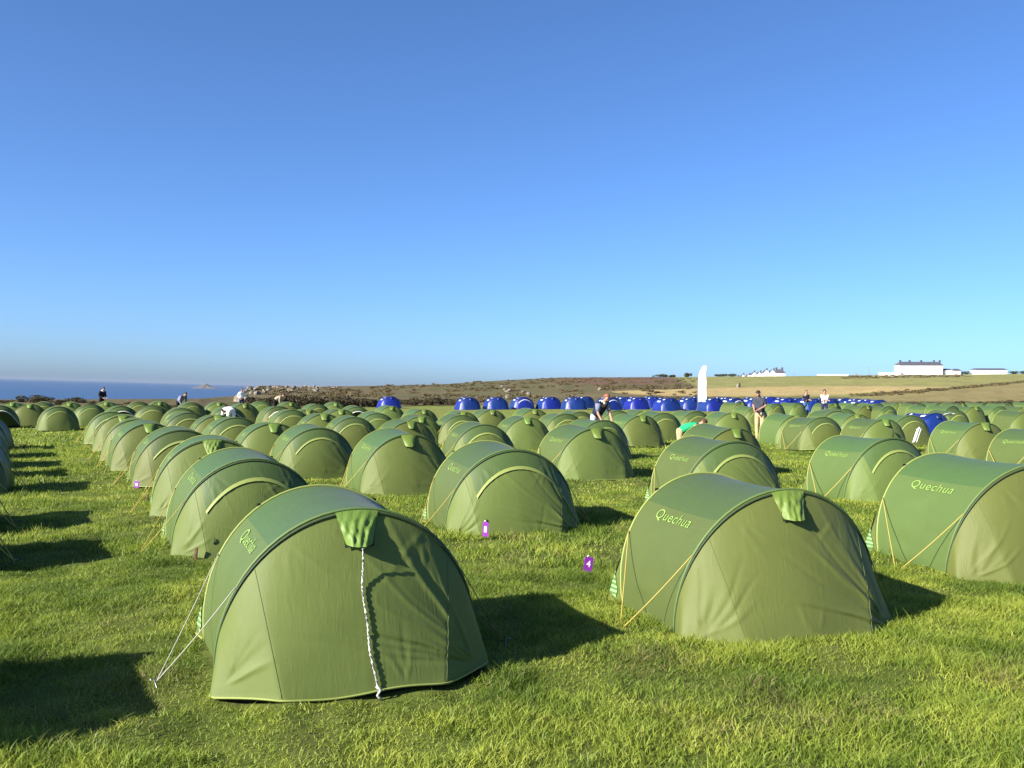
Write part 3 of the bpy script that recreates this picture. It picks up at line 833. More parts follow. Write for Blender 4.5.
# small islet on the sea
iv = []; icf = []
for i in range(11):
    for k in range(24):
        w = 2 * math.pi * k / 24; q = i / 10
        hgt = 13 * (1 - q) ** 1.3 * (.6 + .8 * vn2(math.cos(w) * 2 + 5, math.sin(w) * 2 + q * 3, 3))
        iv.append((q * 78 * math.cos(w), q * 30 * math.sin(w), hgt - 1.5 * q))
icf = [(i * 24 + k, i * 24 + (k + 1) % 24, (i + 1) * 24 + (k + 1) % 24, (i + 1) * 24 + k) for i in range(10) for k in range(24)]
M_islet = speckle(mat('islet_rock', (.1, .09, .08), .9), (.07, .065, .06), (.14, .12, .10), .1)
isl = new_obj('islet', iv, icf, M_islet); isl.location = (col_x(207, 7800), 7800, -42); isl.scale = (2.1, 2.1, 2.4)
tag(isl, 'low dark rocky islet out on the sea near the horizon', 'islet')

# ------------------------------------------------------------------ grass
def grass_blades():
    T = np.array([(a, b, c) for a, b, c, _ in TENTS])
    def scatter(y0, y1, dens, hmin, hmax, wid, seg):
        n = int(dens * (.62 * (y1 * y1 - y0 * y0) + 2.2 * (y1 - y0)))
        y = np.sqrt(rng.random(n) * (y1 * y1 - y0 * y0) + y0 * y0); x = (rng.random(n) * 2 - 1) * (.62 * y + 1.1)
        clump = fbm(x * 3.1, y * 3.1, 41, 3); big = fbm(x * .75, y * .75, 77, 3)
        keep = rng.random(n) < np.clip(.75 + 1.3 * (clump - .30), .72, 1)
        for (tx, ty, ps) in T:
            if ty > y1 + 3 or ty < y0 - 3: continue
            dx = x - tx; dy = y - ty
            lx = dx * math.cos(ps) + dy * math.sin(ps); ly = -dx * math.sin(ps) + dy * math.cos(ps)
            bl = np.interp(np.abs(lx), [0, .60 * A0, A0 + .05, A0 + .065], [.475, .455, .20, .05])
            keep &= ~((np.abs(lx) < A0 + .01) & (np.abs(ly) < LEG + bl - .015))
        x, y, clump, big = x[keep], y[keep], clump[keep], big[keep]; n = len(x)
        h = (hmin + (hmax - hmin) * rng.random(n) ** 1.6) * (.62 + 1.02 * sstep(.34, .72, clump * .62 + big * .38) ** 1.3)
        tus = sstep(.60, .74, fbm(x * 1.3, y * 1.3, 123, 2)); h = h * (1 + .4 * tus)
        tall = rng.random(n) < .01; h = np.where(tall, h * 1.7, h)
        ang = rng.random(n) * 2 * math.pi
        lean = h * (.35 + .95 * rng.random(n)); la = rng.random(n) * 2 * math.pi + 0
        wx = np.cos(ang) * wid * (.6 + .8 * rng.random(n)); wy = np.sin(ang) * wid * (.6 + .8 * rng.random(n))
        z = terrain(x, y) - .008
        lx, ly = np.cos(la) * lean, np.sin(la) * lean
        tone = np.clip(.5 + (fbm(x * 1.6, y * 1.6, 55, 3) - .5) * 1.5 + (vnoise(x * 7, y * 7, 66) - .5) * .55 + rng.normal(0, .17, n) - .30 * tus, 0, 1)
        dry = ((rng.random(n) < .05 + .55 * sstep(.64, .80, fbm(x * 1.1, y * 1.1, 91, 3)))).astype(float) * rng.random(n)
        P = []
        if seg == 2:
            P = [np.stack([x - wx, y - wy, z], 1), np.stack([x + wx, y + wy, z], 1),
                 np.stack([x + lx * .35 + wx * .8, y + ly * .35 + wy * .8, z + h * .58], 1), np.stack([x + lx * .35 - wx * .8, y + ly * .35 - wy * .8, z + h * .58], 1),
                 np.stack([x + lx, y + ly, z + h * .92], 1)]
            hh = [0, 0, .6, .6, 1]; fl = [(0, 1, 2, 3), (3, 2, 4)]
        else:
            P = [np.stack([x - wx, y - wy, z], 1), np.stack([x + wx, y + wy, z], 1), np.stack([x + lx * .8, y + ly * .8, z + h], 1)]
            hh = [0, 0, 1]; fl = [(0, 1, 2)]
        k = len(P)
        V = np.stack(P, 1).reshape(-1, 3)
        tn = np.repeat(tone, k); dr = np.repeat(dry, k); up = np.tile(np.array(hh, float), n)
        base = np.arange(n) * k
        return V, [(np.stack([base + i for i in f], 1)) for f in fl], tn, dr, up
    parts = [scatter(2.9, 8.5, 9500,   .020, .058, .0023, 2), scatter(8.5, 15, 2000, .025, .065, .0060, 1), scatter(15, 27, 520, .03, .07, .012, 1), scatter(27, 55, 85, .04, .08, .030, 1)]
    V = np.concatenate([p[0] for p in parts]); tn = np.concatenate([p[2] for p in parts]); dr = np.concatenate([p[3] for p in parts]); up = np.concatenate([p[4] for p in parts])
    loops = []; starts = []; o = 0; ls = 0
    for p in parts:
        for f in p[1]:
            loops.append((f + o).ravel()); m = f.shape[1]
            starts.append(ls + np.arange(len(f)) * m); ls += f.size
        o += len(p[0])
    loops = np.concatenate(loops).astype(np.int32); starts = np.concatenate(starts).astype(np.int32)
    me = bpy.data.meshes.new('grass')
    me.vertices.add(len(V)); me.vertices.foreach_set('co', V.astype(np.float32).ravel())
    me.loops.add(len(loops)); me.loops.foreach_set('vertex_index', loops)
    me.polygons.add(len(starts)); me.polygons.foreach_set('loop_start', starts)
    for nm, arr in (('tone', tn), ('dry', dr), ('up', up)):
        me.attributes.new(nm, 'FLOAT', 'POINT').data.foreach_set('value', arr.astype(np.float32))
    me.update()
    print('grass blades faces', len(starts))
    m = bpy.data.materials.new('grass_blades'); m.use_nodes = True
    b = m.node_tree.nodes['Principled BSDF']; out = m.node_tree.nodes['Material Output']
    t = nd(m, 'ShaderNodeAttribute', attribute_name='tone'); d = nd(m, 'ShaderNodeAttribute', attribute_name='dry')
    r = nd(m, 'ShaderNodeValToRGB')
    r.color_ramp.elements[0].position = 0; r.color_ramp.elements[0].color = (0.099, 0.158, 0.018, 1)
    r.color_ramp.elements[1].position = 1; r.color_ramp.elements[1].color = (0.336, 0.383, 0.056, 1)
    e = r.color_ramp.elements.new(.5); e.color = (0.199, 0.274, 0.032, 1)
    lk(m, t.outputs['Fac'], r.inputs['Fac'])
    mx = nd(m, 'ShaderNodeMix', data_type='RGBA'); mx.inputs['B'].default_value = (0.252, 0.203, 0.091, 1)
    lk(m, d.outputs['Fac'], mx.inputs['Factor']); lk(m, r.outputs[0], mx.inputs['A'])
    lk(m, mx.outputs['Result'], b.inputs['Base Color']); b.inputs['Roughness'].default_value = .55; b.inputs['Specular IOR Level'].default_value = .3
    tr = nd(m, 'ShaderNodeBsdfTranslucent'); lk(m, mx.outputs['Result'], tr.inputs['Color'])
    ms = nd(m, 'ShaderNodeMixShader'); ms.inputs[0].default_value = .42
    lk(m, b.outputs[0], ms.inputs[1]); lk(m, tr.outputs[0], ms.inputs[2]); lk(m, ms.outputs[0], out.inputs['Surface'])
    me.materials.append(m)
    g = bpy.data.objects.new('grass', me); COL.objects.link(g)
    g['kind'] = 'stuff'; g['label'] = 'short tufted pasture grass covering the camping field'
grass_blades()

# ------------------------------------------------------------------ leafy plants
def leaf_mat(name, a, b_):
    a, b_ = dim(a), dim(b_)
    m = mat(name, a, .7, .2)
    b = m.node_tree.nodes['Principled BSDF']
    g = nd(m, 'ShaderNodeNewGeometry'); r = nd(m, 'ShaderNodeValToRGB')
    r.color_ramp.elements[0].color = (*a, 1); r.color_ramp.elements[1].color = (*b_, 1)
    lk(m, g.outputs['Random Per Island'], r.inputs['Fac']); lk(m, r.outputs[0], b.inputs['Base Color'])
    return m
M_gorse = leaf_mat('gorse_leaf', (.032, .036, .015), (.12, .09, .045))
M_scrub = leaf_mat('scrub_leaf', (.095, .088, .036), (.23, .165, .085))
M_tree = leaf_mat('tree_leaf', (.035, .05, .022), (.085, .10, .045))
M_bark = mat('bark', (.09, .07, .05), .9)

def leaf_cloud(n, rx, ry, rz, size, sd, base=0.0):
    g = np.random.default_rng(sd)
    lobes = [(g.normal(0, .42, 3) * (rx, ry, 0) + (0, 0, rz * g.uniform(.35, .75)), g.uniform(.35, .6)) for _ in range(7)]
    vs = []; fs = []
    for i in range(n):
        c, k = lobes[g.integers(7)]
        v = g.normal(0, 1, 3); v /= np.linalg.norm(v); v *= g.uniform(.45, 1.0) ** .5
        p = c + v * np.array((rx, ry, rz)) * k
        p[2] = max(p[2], .02) + base
        a = g.normal(0, 1, 3); a /= np.linalg.norm(a); b = np.cross(a, g.normal(0, 1, 3)); b /= np.linalg.norm(b)
        s = size * g.uniform(.6, 1.4); o = len(vs)
        vs += [tuple(p - a * s), tuple(p + b * s * .55), tuple(p + a * s), tuple(p - b * s * .55)]
        fs.append((o, o + 1, o + 2, o + 3))
    return vs, fs

bush_protos = []
def bush(x, y, k, squash, label, group, variant, m=M_gorse, name='gorse_bush'):
    while len(bush_protos) <= variant: bush_protos.append(None)
    if bush_protos[variant] is None:
        root = empty(name)
        vs, fs = leaf_cloud(620, 1.15, .9, 1.15, .11, 100 + variant)
        new_obj('foliage', vs, fs, m, root, False)
        mb = MB()
        for q in range(5):
            a = q * 1.3 + variant
            mb.tube([(0, 0, -.15), (.2 * math.cos(a), .2 * math.sin(a), .3), (.55 * math.cos(a), .5 * math.sin(a), .75)], [.05, .035, .015], 5)
        mb.build('stem', M_bark, root)
        bush_protos[variant] = root; o = root
    else:
        o = copy_tree(bush_protos[variant]); o.name = name
    o.location = (x, y, gz(x, y)); o.rotation_euler = (0, 0, random.uniform(0, 6.28)); o.scale = (k, k, k * squash)
    tag(o, label, 'bush', group)
HEDGE = 'gorse bushes along the field edge'
bi = 0
for px in list(range(2, 236, 9)):
    d = 66 + random.uniform(-1, 3) + px * .02
    big = 20 < px < 60 or 68 < px < 80
    bush(col_x(px, d), d, random.uniform(.34, .5) * (1.5 if big else .75), .5, 'low dark bush on the field edge against the sea', HEDGE, bi % 4); bi += 1
for px in list(range(256, 378, 6)):
    d = 80 + random.uniform(-1, 4) + (px - 256) * .06
    bush(col_x(px, d), d, random.uniform(.62, .95), .8, 'dark brown gorse bush in the hedge below the rocky headland', HEDGE, bi % 4); bi += 1
for px in list(range(384, 470, 8)):
    d = 97 + random.uniform(-2, 5)
    bush(col_x(px, d), d, random.uniform(.7, 1.0), .6, 'brownish bush at the field edge between single blue tent and blue line', HEDGE, bi % 4); bi += 1
for px in list(range(905, 1030, 9)):
    d = 86 + random.uniform(-1, 4)
    bush(col_x(px, d), d, random.uniform(.45, .75), .5, 'brown bush behind the far right tents', HEDGE, bi % 4); bi += 1

def scrub():
    VS = []; FS = []
    protos = [leaf_cloud(90, 1.0, .8, .8, .20, 300 + k) for k in range(5)]
    g = np.random.default_rng(5)
    def put(px, d, k):
        x, y = col_x(px, d), d; z = gz(x, y)
        vs, fs = protos[g.integers(5)]; a = g.uniform(0, 6.28); c, s = math.cos(a), math.sin(a); o = len(VS)
        VS.extend([(x + (p[0] * c - p[1] * s) * k, y + (p[0] * s + p[1] * c) * k, z + p[2] * k * .5) for p in vs])
        FS.extend([tuple(i + o for i in f) for f in fs])
    for _ in range(1300):                      # heath
        px = g.uniform(240, 700); d = g.uniform(105, 420) if px > 380 else g.uniform(95, 240)
        if vnoise(np.array([px * .06]), np.array([d * .03]), 3)[0] > .42: put(px, d, g.uniform(.22, .75) * (1 + d / 500))
    for _ in range(200):                      # rubble hedge below the long white house
        t = g.uniform(0, 1); put(848 + 120 * t + g.normal(0, 3), 390 + 190 * g.uniform(0, 1), g.uniform(.8, 1.7))
    for _ in range(110):                      # hedge line crossing the right-hand fields
        t = g.uniform(0, 1); px = 850 + 180 * t
        p = 395.8 - 14 * t ** 1.3
        q = ground_at(px, p); put(px, q.y + g.normal(0, 3), g.uniform(.25, .6) * (1 + t))
    for _ in range(70):                       # hedge on the left end of the gold field
        px = g.uniform(600, 690); q = ground_at(px, g.uniform(386, 389.2)); put(px, q.y, g.uniform(.5, 1.0))
    o = new_obj('heath_scrub', VS, FS, M_scrub, None, False)
    o['kind'] = 'stuff'; o['label'] = 'brown and olive scrub scattered over the heath and field banks'
scrub()

# boulders on the headland
M_rock = speckle(mat('granite', (.4, .36, .3), .9), (.10, .085, .065), (.21, .18, .14), 2.5, 6, .6, 5)
rocks = []
for k in range(4):
    g = np.random.default_rng(60 + k); vs = []; nu, nv = 14, 9
    for i in range(nv):
        for j in range(nu):
            th = math.pi * i / (nv - 1); ph = 2 * math.pi * j / nu
            n = np.array((math.sin(th) * math.cos(ph), math.sin(th) * math.sin(ph), math.cos(th)))
            cut = 1.0
            for q in range(9):
                dirv = np.random.default_rng(900 + k * 20 + q).normal(0, 1, 3); dirv /= np.linalg.norm(dirv)
                dd = n @ dirv
                if dd > 0: cut = min(cut, (.62 + .25 * g.random() * .2) / max(dd, .01))
            vs.append(tuple(n * cut * (1, .8, .75)))
    fs = [(i * nu + j, (i + 1) * nu + j, (i + 1) * nu + (j + 1) % nu, i * nu + (j + 1) % nu) for i in range(nv - 1) for j in range(nu)]
    rocks.append((vs, fs))
rock_mesh = []
for vs, fs in rocks:
    o = new_obj('boulder', vs, fs, M_rock, None, False); rock_mesh.append(o.data); bpy.data.objects.remove(o)
def boulder(px, d, k, label, group):
    o = bpy.data.objects.new('boulder', random.choice(rock_mesh)); COL.objects.link(o)
    x, y = col_x(px, d), d
    o.location = (x, y, gz(x, y) + k * .25); o.rotation_euler = (random.uniform(-.3, .3), random.uniform(-.3, .3), random.uniform(0, 6.28)); o.scale = (k * random.uniform(.8, 1.4), k, k * random.uniform(.7, 1.1))
    tag(o, label, 'boulder', group)
for k in range(62):
    t = random.random() ** 1.2; px = 238 + 110 * t
    lim = float(np.interp(px, TB[:, 0], TB[:, 3]))
    boulder(px, lim * random.uniform(.62, 1.0) * .97, random.uniform(.28, .75) * (1.2 - .5 * t), 'pale granite boulder strewn on the rocky headland by the sea', 'boulders on the headland')
for k in range(26):
    px = random.uniform(852, 965); d = random.uniform(430, 640)
    boulder(px, d, random.uniform(.8, 1.7), 'pale stone in the scrub bank below the long white house', 'stones below the white house')
for k in range(9):
    px = random.uniform(500, 620); d = random.uniform(120, 260)
    boulder(px, d, random.uniform(.5, .9), 'pale rock lying in the brown heath behind the blue line', 'rocks in the heath')

# trees on the skyline
def tree(px, d, h, w, label, sd):
    x, y = col_x(px, d), d
    r = empty('tree', (x, y, gz(x, y) - .2)); tag(r, label, 'tree')
    vs, fs = leaf_cloud(700, w, w * .8, h * .8, .32, sd, h * .12)
    new_obj('crown', vs, fs, M_tree, r, False)
    mb = MB(); mb.tube([(0, 0, -.3), (.1, 0, h * .3), (.2, .1, h * .65)], [.3, .22, .08], 7)
    for q in range(4):
        a = q * 1.7; mb.tube([(.1, 0, h * .3), (w * .35 * math.cos(a), w * .3 * math.sin(a), h * .6)], [.14, .05], 5)
    mb.build('trunk', M_bark, r)
tree(663, 490, 1.7, 4.2, 'wide low dark tree on the skyline above the gold field, left end', 1)
tree(671, 492, 1.4, 2.8, 'small dark tree right beside the wide low skyline tree', 2)
tree(687, 500, 2.6, 2.0, 'round dark tree on the skyline left of the white flag', 3)
tree(711, 590, 1.8, 5, 'low spreading tree on the skyline just right of the white flag', 4)
tree(722, 595, 1.9, 5, 'low spreading tree on the skyline halfway from flag to white cottages', 5)
tree(731, 600, 1.8, 4, 'low tree touching the left end of the white cottages', 6)
tree(966, 695, 2.6, 5.0, 'dark tree between the two white buildings on the right skyline', 7)
tree(1013, 690, 2.4, 4.5, 'dark tree right of the long low white building on the skyline', 8)
tree(1025, 690, 2.2, 4.5, 'dark tree at the right edge of the skyline', 9)

# ------------------------------------------------------------------ houses
M_wallw = speckle(mat('white_render', (.8, .8, .78), .85), (.76, .76, .74), (.84, .84, .82), .6)
M_slate = speckle(mat('slate', (.07, .07, .09), .6), (.055, .055, .07), (.10, .10, .125), 1.2)
M_glass = mat('dark_pane', (.05, .06, .08), .15, .6)
M_stone = speckle(mat('grey_stone', (.28, .26, .23), .9), (.2, .18, .16), (.36, .33, .29), 1.5)

def long_house(px0, px1, d, wall_h, roof_h, depth, chim, label, rows=2, nwin=10, rz=0.0, name='white_house'):
    L = (px1 - px0) / F * d; xc = col_x((px0 + px1) / 2, d)
    r = empty(name, (xc, d, gz(xc, d) - .3), rz); tag(r, label, 'house')
    W = wall_h + .3
    MB().box((0, 0, W / 2), (L, depth, W)).build('wall', M_wallw, r, False)
    e = .35; rl = L / 2 + e; rd = depth / 2 + e
    roof = MB().add([(-rl, -rd, W), (rl, -rd, W), (rl, rd, W), (-rl, rd, W), (-rl + roof_h * .9, 0, W + roof_h), (rl - roof_h * .9, 0, W + roof_h), (-rl, -rd, W - .12), (rl, -rd, W - .12), (rl, rd, W - .12), (-rl, rd, W - .12)],
        [(0, 1, 5, 4), (1, 2, 5), (2, 3, 4, 5), (3, 0, 4), (0, 6, 7, 1), (1, 7, 8, 2), (2, 8, 9, 3), (3, 9, 6, 0), (6, 9, 8, 7)]).build('roof', M_slate, r, False)
    for c in chim:
        ch = MB().box((c * L / 2, 0, W + roof_h * .9), (1.3, .9, roof_h * 1.0), bev=.05).box((c * L / 2, 0, W + roof_h * 1.4 + .08), (1.5, 1.1, .16)).build('chimney', M_slate, roof, False)
        for k in (-1, 1):
            MB().tube([(c * L / 2 + k * .35, 0, W + roof_h * 1.4 + .1), (c * L / 2 + k * .35, 0, W + roof_h * 1.4 + .6)], .14, 7).build('chimney_pot', M_stone, roof)
    for q in range(rows):
        zc = W * (q + .55) / rows
        for k in range(nwin):
            x = -L / 2 + L * (k + .5) / nwin
            w = MB().box((x, -depth / 2 - .02, zc), (1.0, .08, 1.3)).build('window', M_wallw, r, False)
            MB().box((x, -depth / 2 - .05, zc), (.84, .06, 1.14)).build('pane', M_card_pane, w, False)
    return r
M_card_pane = mat('bright_pane', (.66, .68, .70), .35, .5)
h1 = long_house(896, 941, 692, 7.3, 2.5, 8, (-.86, -.42, .12, .72, .99), 'long white two storey house with slate roof and chimneys on the skyline', rz=R(6))
h2 = long_house(942.5, 950, 695, 3.4, 1.1, 6, (), 'small white annexe touching the right end of the long white house', 1, 2)
h3 = long_house(952, 959, 692, 3.0, 1.3, 6, (), 'tiny white cottage a little right of the long white house', 1, 2)
h4 = long_house(973, 1004, 690, 3.3, 1.1, 9, (), 'long low white single storey building near the right skyline', 1, 9)
# low pale wall left of the long house
xw = col_x(888, 692); MBw = MB(); MBw.box((0, 0, .9), (14, .5, 1.9), bev=.05).box((0, 0, 1.9), (14.3, .7, .14), bev=.03)
lw = MBw.build('garden_wall', M_wallw, None, False); lw.location = (xw, 692, gz(xw, 692)); tag(lw, 'low pale wall running left from the long white house', 'wall')
xw = col_x(833, 690)
lw = MB().box((0, 0, .5), (24, .5, 1.1), bev=.05).box((0, 0, 1.06), (24.2, .64, .1), bev=.02).build('field_wall', M_wallw, None, False); lw.location = (xw, 690, gz(xw, 690)); lw.rotation_euler = (0, 0, R(4))
tag(lw, 'pale low wall on the skyline between cottages and long house', 'wall')

def gable_house(px, d, w, wall_h, gable_h, depth, label, twin=True, chimney=True):
    xc = col_x(px, d)
    r = empty('white_cottage', (xc, d, gz(xc, d) - .3)); tag(r, label, 'house', 'white gabled cottages on the skyline')
    mb = MB(); n = 2 if twin else 1; g = w / n
    for k in range(n):
        x0 = -w / 2 + g * k + (.0 if k == 0 else .003)
        x1 = x0 + g - .003
        pr = [(x0, 0, 0), (x1, 0, 0), (x1, 0, wall_h), ((x0 + x1) / 2, 0, wall_h + gable_h), (x0, 0, wall_h)]
        mb.add([(a, -depth / 2, c) for a, b, c in pr] + [(a, depth / 2, c) for a, b, c in pr], [(0, 1, 2, 3, 4), (9, 8, 7, 6, 5), (0, 5, 6, 1), (1, 6, 7, 2), (4, 9, 5, 0)])
    mb.build('wall', M_wallw, r, False)
    rf = MB()
    for k in range(n):
        xm = -w / 2 + g * (k + .5)
        for sg in (-1, 1):
            a = Vector((xm + sg * (g / 2 + (.15 if (k == 0 and sg < 0) or (k == n - 1 and sg > 0) else -.02)), 0, wall_h - .05)); b = Vector((xm, 0, wall_h + gable_h + .12))
            t = Vector((0, 0, .1))
            y0, y1 = -depth / 2 + .25, depth / 2 + .12
            rf.add([(a.x, y0, a.z), (b.x, y0, b.z), (b.x, y1, b.z), (a.x, y1, a.z), (a.x, y0, a.z + .1), (b.x, y0, b.z + .1), (b.x, y1, b.z + .1), (a.x, y1, a.z + .1)],
                   [(0, 1, 2, 3), (7, 6, 5, 4), (0, 4, 5, 1), (1, 5, 6, 2), (2, 6, 7, 3), (3, 7, 4, 0)])
    rf = rf.build('roof', M_slate, r, False)
    if chimney:
        for sx in ((-.1, .48) if twin else (.3,)):
            MB().box((sx * w, depth * .2, wall_h + gable_h + .2), (.9, .9, 2.2), bev=.05).build('chimney', M_slate, rf, False)
    for k in range(n):
        xm = -w / 2 + g * (k + .5)
        wn = MB().box((xm, -depth / 2 - .02, wall_h * .55), (1.0, .08, 1.2)).build('window', M_wallw, r, False)
        MB().box((xm, -depth / 2 - .05, wall_h * .55), (.84, .06, 1.04)).build('pane', M_card_pane, wn, False)
gable_house(745, 650, 7.4, 2.3, 2.0, 5, 'leftmost of three white twin gabled cottages on the skyline')
gable_house(756, 648, 7.4, 2.3, 2.1, 5, 'middle of three white twin gabled cottages on the skyline')
gable_house(768.5, 646, 8.4, 2.4, 2.4, 5, 'rightmost and largest of three white twin gabled cottages on the skyline')
long_house(735.5, 740, 668, 2.4, 2.2, 6, (.3,), 'small dark roofed cottage left of the twin gabled cottages', 1, 1, name='white_cottage')
long_house(775, 784, 660, 2.6, 2.6, 6, (-.7, .6), 'dark tall roofed house right of the twin gabled cottages', 1, 2, name='white_cottage')
long_house(750, 764, 668, 3.4, 1.3, 5, (-.6, .0, .6), 'dark roofed terrace behind the twin gabled cottages', 1, 4, name='terrace_house')

# telegraph poles
M_pole = mat('weathered_pole', (.16, .15, .14), .9)
for px, d, hh, lab in ((794, 700, 5.5, 'thin pole on the skyline right of the cottages'), (869, 700, 7.0, 'thin tall pole on the skyline left of the long white house')):
    x = col_x(px, d); r = empty('utility_pole', (x, d, gz(x, d) - .3)); tag(r, lab, 'pole')
    MB().tube([(0, 0, 0), (0, 0, hh)], [.16, .11], 8).build('pole', M_pole, r)
    MB().box((0, -.1, hh - .6), (1.7, .1, .12), bev=.02).build('crossarm', M_pole, r, False)
q = ground_at(739.5, 387.4)
r = empty('standing_stone', q); tag(r, 'dark upright stone post standing alone in the pasture below the cottages', 'post')
M_darkst = speckle(mat('dark_stone', (.03, .03, .03), .9), (.018, .018, .02), (.05, .048, .045), 3)
mb = MB(); k = q.y / 200
mb.tube([(0, 0, -.2), (.02, 0, .45 * k), (.05, .02, .85 * k), (.03, 0, 1.0 * k)], [.22 * k, .2 * k, .17 * k, .1 * k], 7); mb.build('upright', M_darkst, r, False)
mb = MB(); mb.tube([(-.42 * k, 0, -.2), (-.42 * k, .02, .5 * k), (-.4 * k, 0, .7 * k)], [.2 * k, .18 * k, .1 * k], 7); mb.build('side_slab', M_stone, r, False)

# ------------------------------------------------------------------ feather flag
q = Vector((col_x(703, 66), 66, 0)); q.z = gz(q.x, q.y)
fl = empty('feather_flag', q, R(-30)); tag(fl, 'tall white feather flag standing in the blue line', 'flag')
def rowz(py): return EYE - (py - HY) / F * 66 - q.z
zt, zb = rowz(364.5), rowz(402.5)
pp = [(-.38, 0, -.1), (-.39, 0, 1.2), (-.38, 0, zt * .66), (-.35, 0, zt * .76), (-.26, 0, zt * .86), (-.06, 0, zt * .955), (.20, 0, zt)]
MB().tube(pp, [.035, .03, .024, .02, .016, .012, .010], 7).build('pole', mat('flag_pole', (.12, .12, .13), .4), fl)
nu, nv = 13, 31; cv = []
for j in range(nv):
    t = j / (nv - 1); z = zb + (zt - zb) * t
    xl = float(np.interp(z, [p[2] for p in pp], [p[0] for p in pp]))
    xr = .27 - .05 * t + .025 * math.sin(t * 6)
    zlow = z + (.12 if j == 0 else 0) * 0
    for i in range(nu):
        a = i / (nu - 1)
        zz = z + (1 - t) ** 3 * .20 * (a)
        cv.append((xl + (xr - xl) * a, .09 * math.sin(a * 4.2 + t * 5) * a + .03 * math.sin(a * 9 + t * 13) * a, zz))
ban = new_obj('banner', cv, grid_faces(nv, nu), M_white, fl)
sol = ban.modifiers.new('thick', 'SOLIDIFY'); sol.thickness = .006
mb = MB()
for k in range(3):
    a0 = k * 2.09
    mb.tube([(0.02 + .06 * math.cos(a0 + w * .35) + 0, -.075, zb + .62 + .06 * math.sin(a0 + w * .35)) for w in range(5)], .012, 5)
mb.build('small_emblem', mat('emblem_grey', (.35, .25, .28), .6), fl)

# ------------------------------------------------------------------ purple tags and stakes
def text_mesh(ch):
    cu = bpy.data.curves.new('glyph', 'FONT'); cu.body = ch; cu.size = 1; cu.align_x = 'CENTER'; cu.align_y = 'CENTER'; cu.offset = .02
    o = bpy.data.objects.new('glyph', cu); COL.objects.link(o)
    me = bpy.data.meshes.new_from_object(o.evaluated_get(bpy.context.evaluated_depsgraph_get()))
    v = [tuple(p.co) for p in me.vertices]; f = [tuple(p.vertices) for p in me.polygons]
    bpy.data.objects.remove(o); bpy.data.meshes.remove(me); return v, f
def marker(px, py_bottom, w, h, label, glyph=None, tilt=0.0, rz=0.0, lift=.03):
    p = ground_at(px, py_bottom)
    r = empty('marker_tag', p, rz); tag(r, label, 'tag', 'purple number tags by the tents')
    Mx = Matrix.Rotation(tilt, 3, 'Y')
    z = lift + h / 2
    MB().box((0, 0, z), (w, .004, h), Mx).build('card', M_purple, r, False)
    MB().tube([(0, .006, -.06), (0, .006, z)], .004, 6).build('stake', M_steel, r)
    MB().tube([(-.012, -.004, lift + h + .004), (0, -.005, lift + h + .016), (.012, -.004, lift + h + .004)], .004, 5).build('clip', M_white, r)
    if glyph:
        v, f = text_mesh(glyph)
        new_obj('number', [Mx @ Vector((x * h * .62, -.0045, y * h * .62)) + Vector((0, 0, z)) for x, y, _ in v], f, M_card, r, False)
    else:
        MB().box(Vector((0, -.0042, z)), (w * .46, .003, h * .40), Mx).build('paper_slip', M_card, r, False)
marker(588.5, 575, .078, .125, 'purple tag with white 4 stuck in the grass between the front tents', '4', R(8), R(10))
marker(485.5, 540, .062, .155, 'tall purple tag with white slip at the foot of the middle tent', None, R(2), R(-15))
marker(136.5, 490, .085, .11, 'purple tag beside the fourth tent along the grass lane', None, R(6), R(-20))
marker(104.5, 460, .10, .11, 'distant purple tag beside the sixth tent along the grass lane', None, R(-5), R(-20))
for px, py, hh, lab in ((195.5, 560, .115, 'brown wooden stake at the foot of the second lane-side tent'), (147, 502, .11, 'weathered stake beside the third lane-side tent'), (337, 490, .09, 'short brown stake in the grass right of the left zipped tent')):
    p = ground_at(px, py); o = MB().box((0, 0, hh / 2 - .03), (.028, .022, hh + .06), Matrix.Rotation(R(3), 3, 'Y'), bev=.004).build('wooden_stake', M_wood, None, False)
    o.location = p; tag(o, lab, 'stake')

# towels by the lone blue tent
def cloth(px, py, d, w, h, m, label, tilt):
    x = col_x(px, d); z = EYE - (py - HY) / F * d
    vs = []
    for i in range(9):
        for j in range(9):
            a, b = i / 8 - .5, j / 8 - .5
            vs.append((a * w, .03 * math.sin(a * 9) - b * math.sin(tilt) * h, b * h * math.cos(tilt) + .02 * math.cos(a * 6)))
    o = new_obj('towel', vs, grid_faces(9, 9), m, None); o.location = (x, d, z); o.rotation_euler = (0, 0, R(15))
    s = o.modifiers.new('thick', 'SOLIDIFY'); s.thickness = .008
    tag(o, label, 'towel')

# ------------------------------------------------------------------ people
M_skin = mat('skin', (0.374, 0.194, 0.137), .55); M_skin.node_tree.nodes['Principled BSDF'].inputs['Subsurface Weight'].default_value = .1
M_eye = mat('eye_dark', (.02, .015, .012), .3)
M_hair = {k: mat('hair_' + k, c, .6) for k, c in dict(dark=(.018, .013, .010), brown=(.07, .032, .02), ginger=(.22, .07, .035)).items()}
def clothm(name, c):
    c = dim(c, .8)
    return speckle(mat(name, c, .85, .2), tuple(k * .85 for k in c), tuple(min(1, k * 1.12) for k in c), 9)

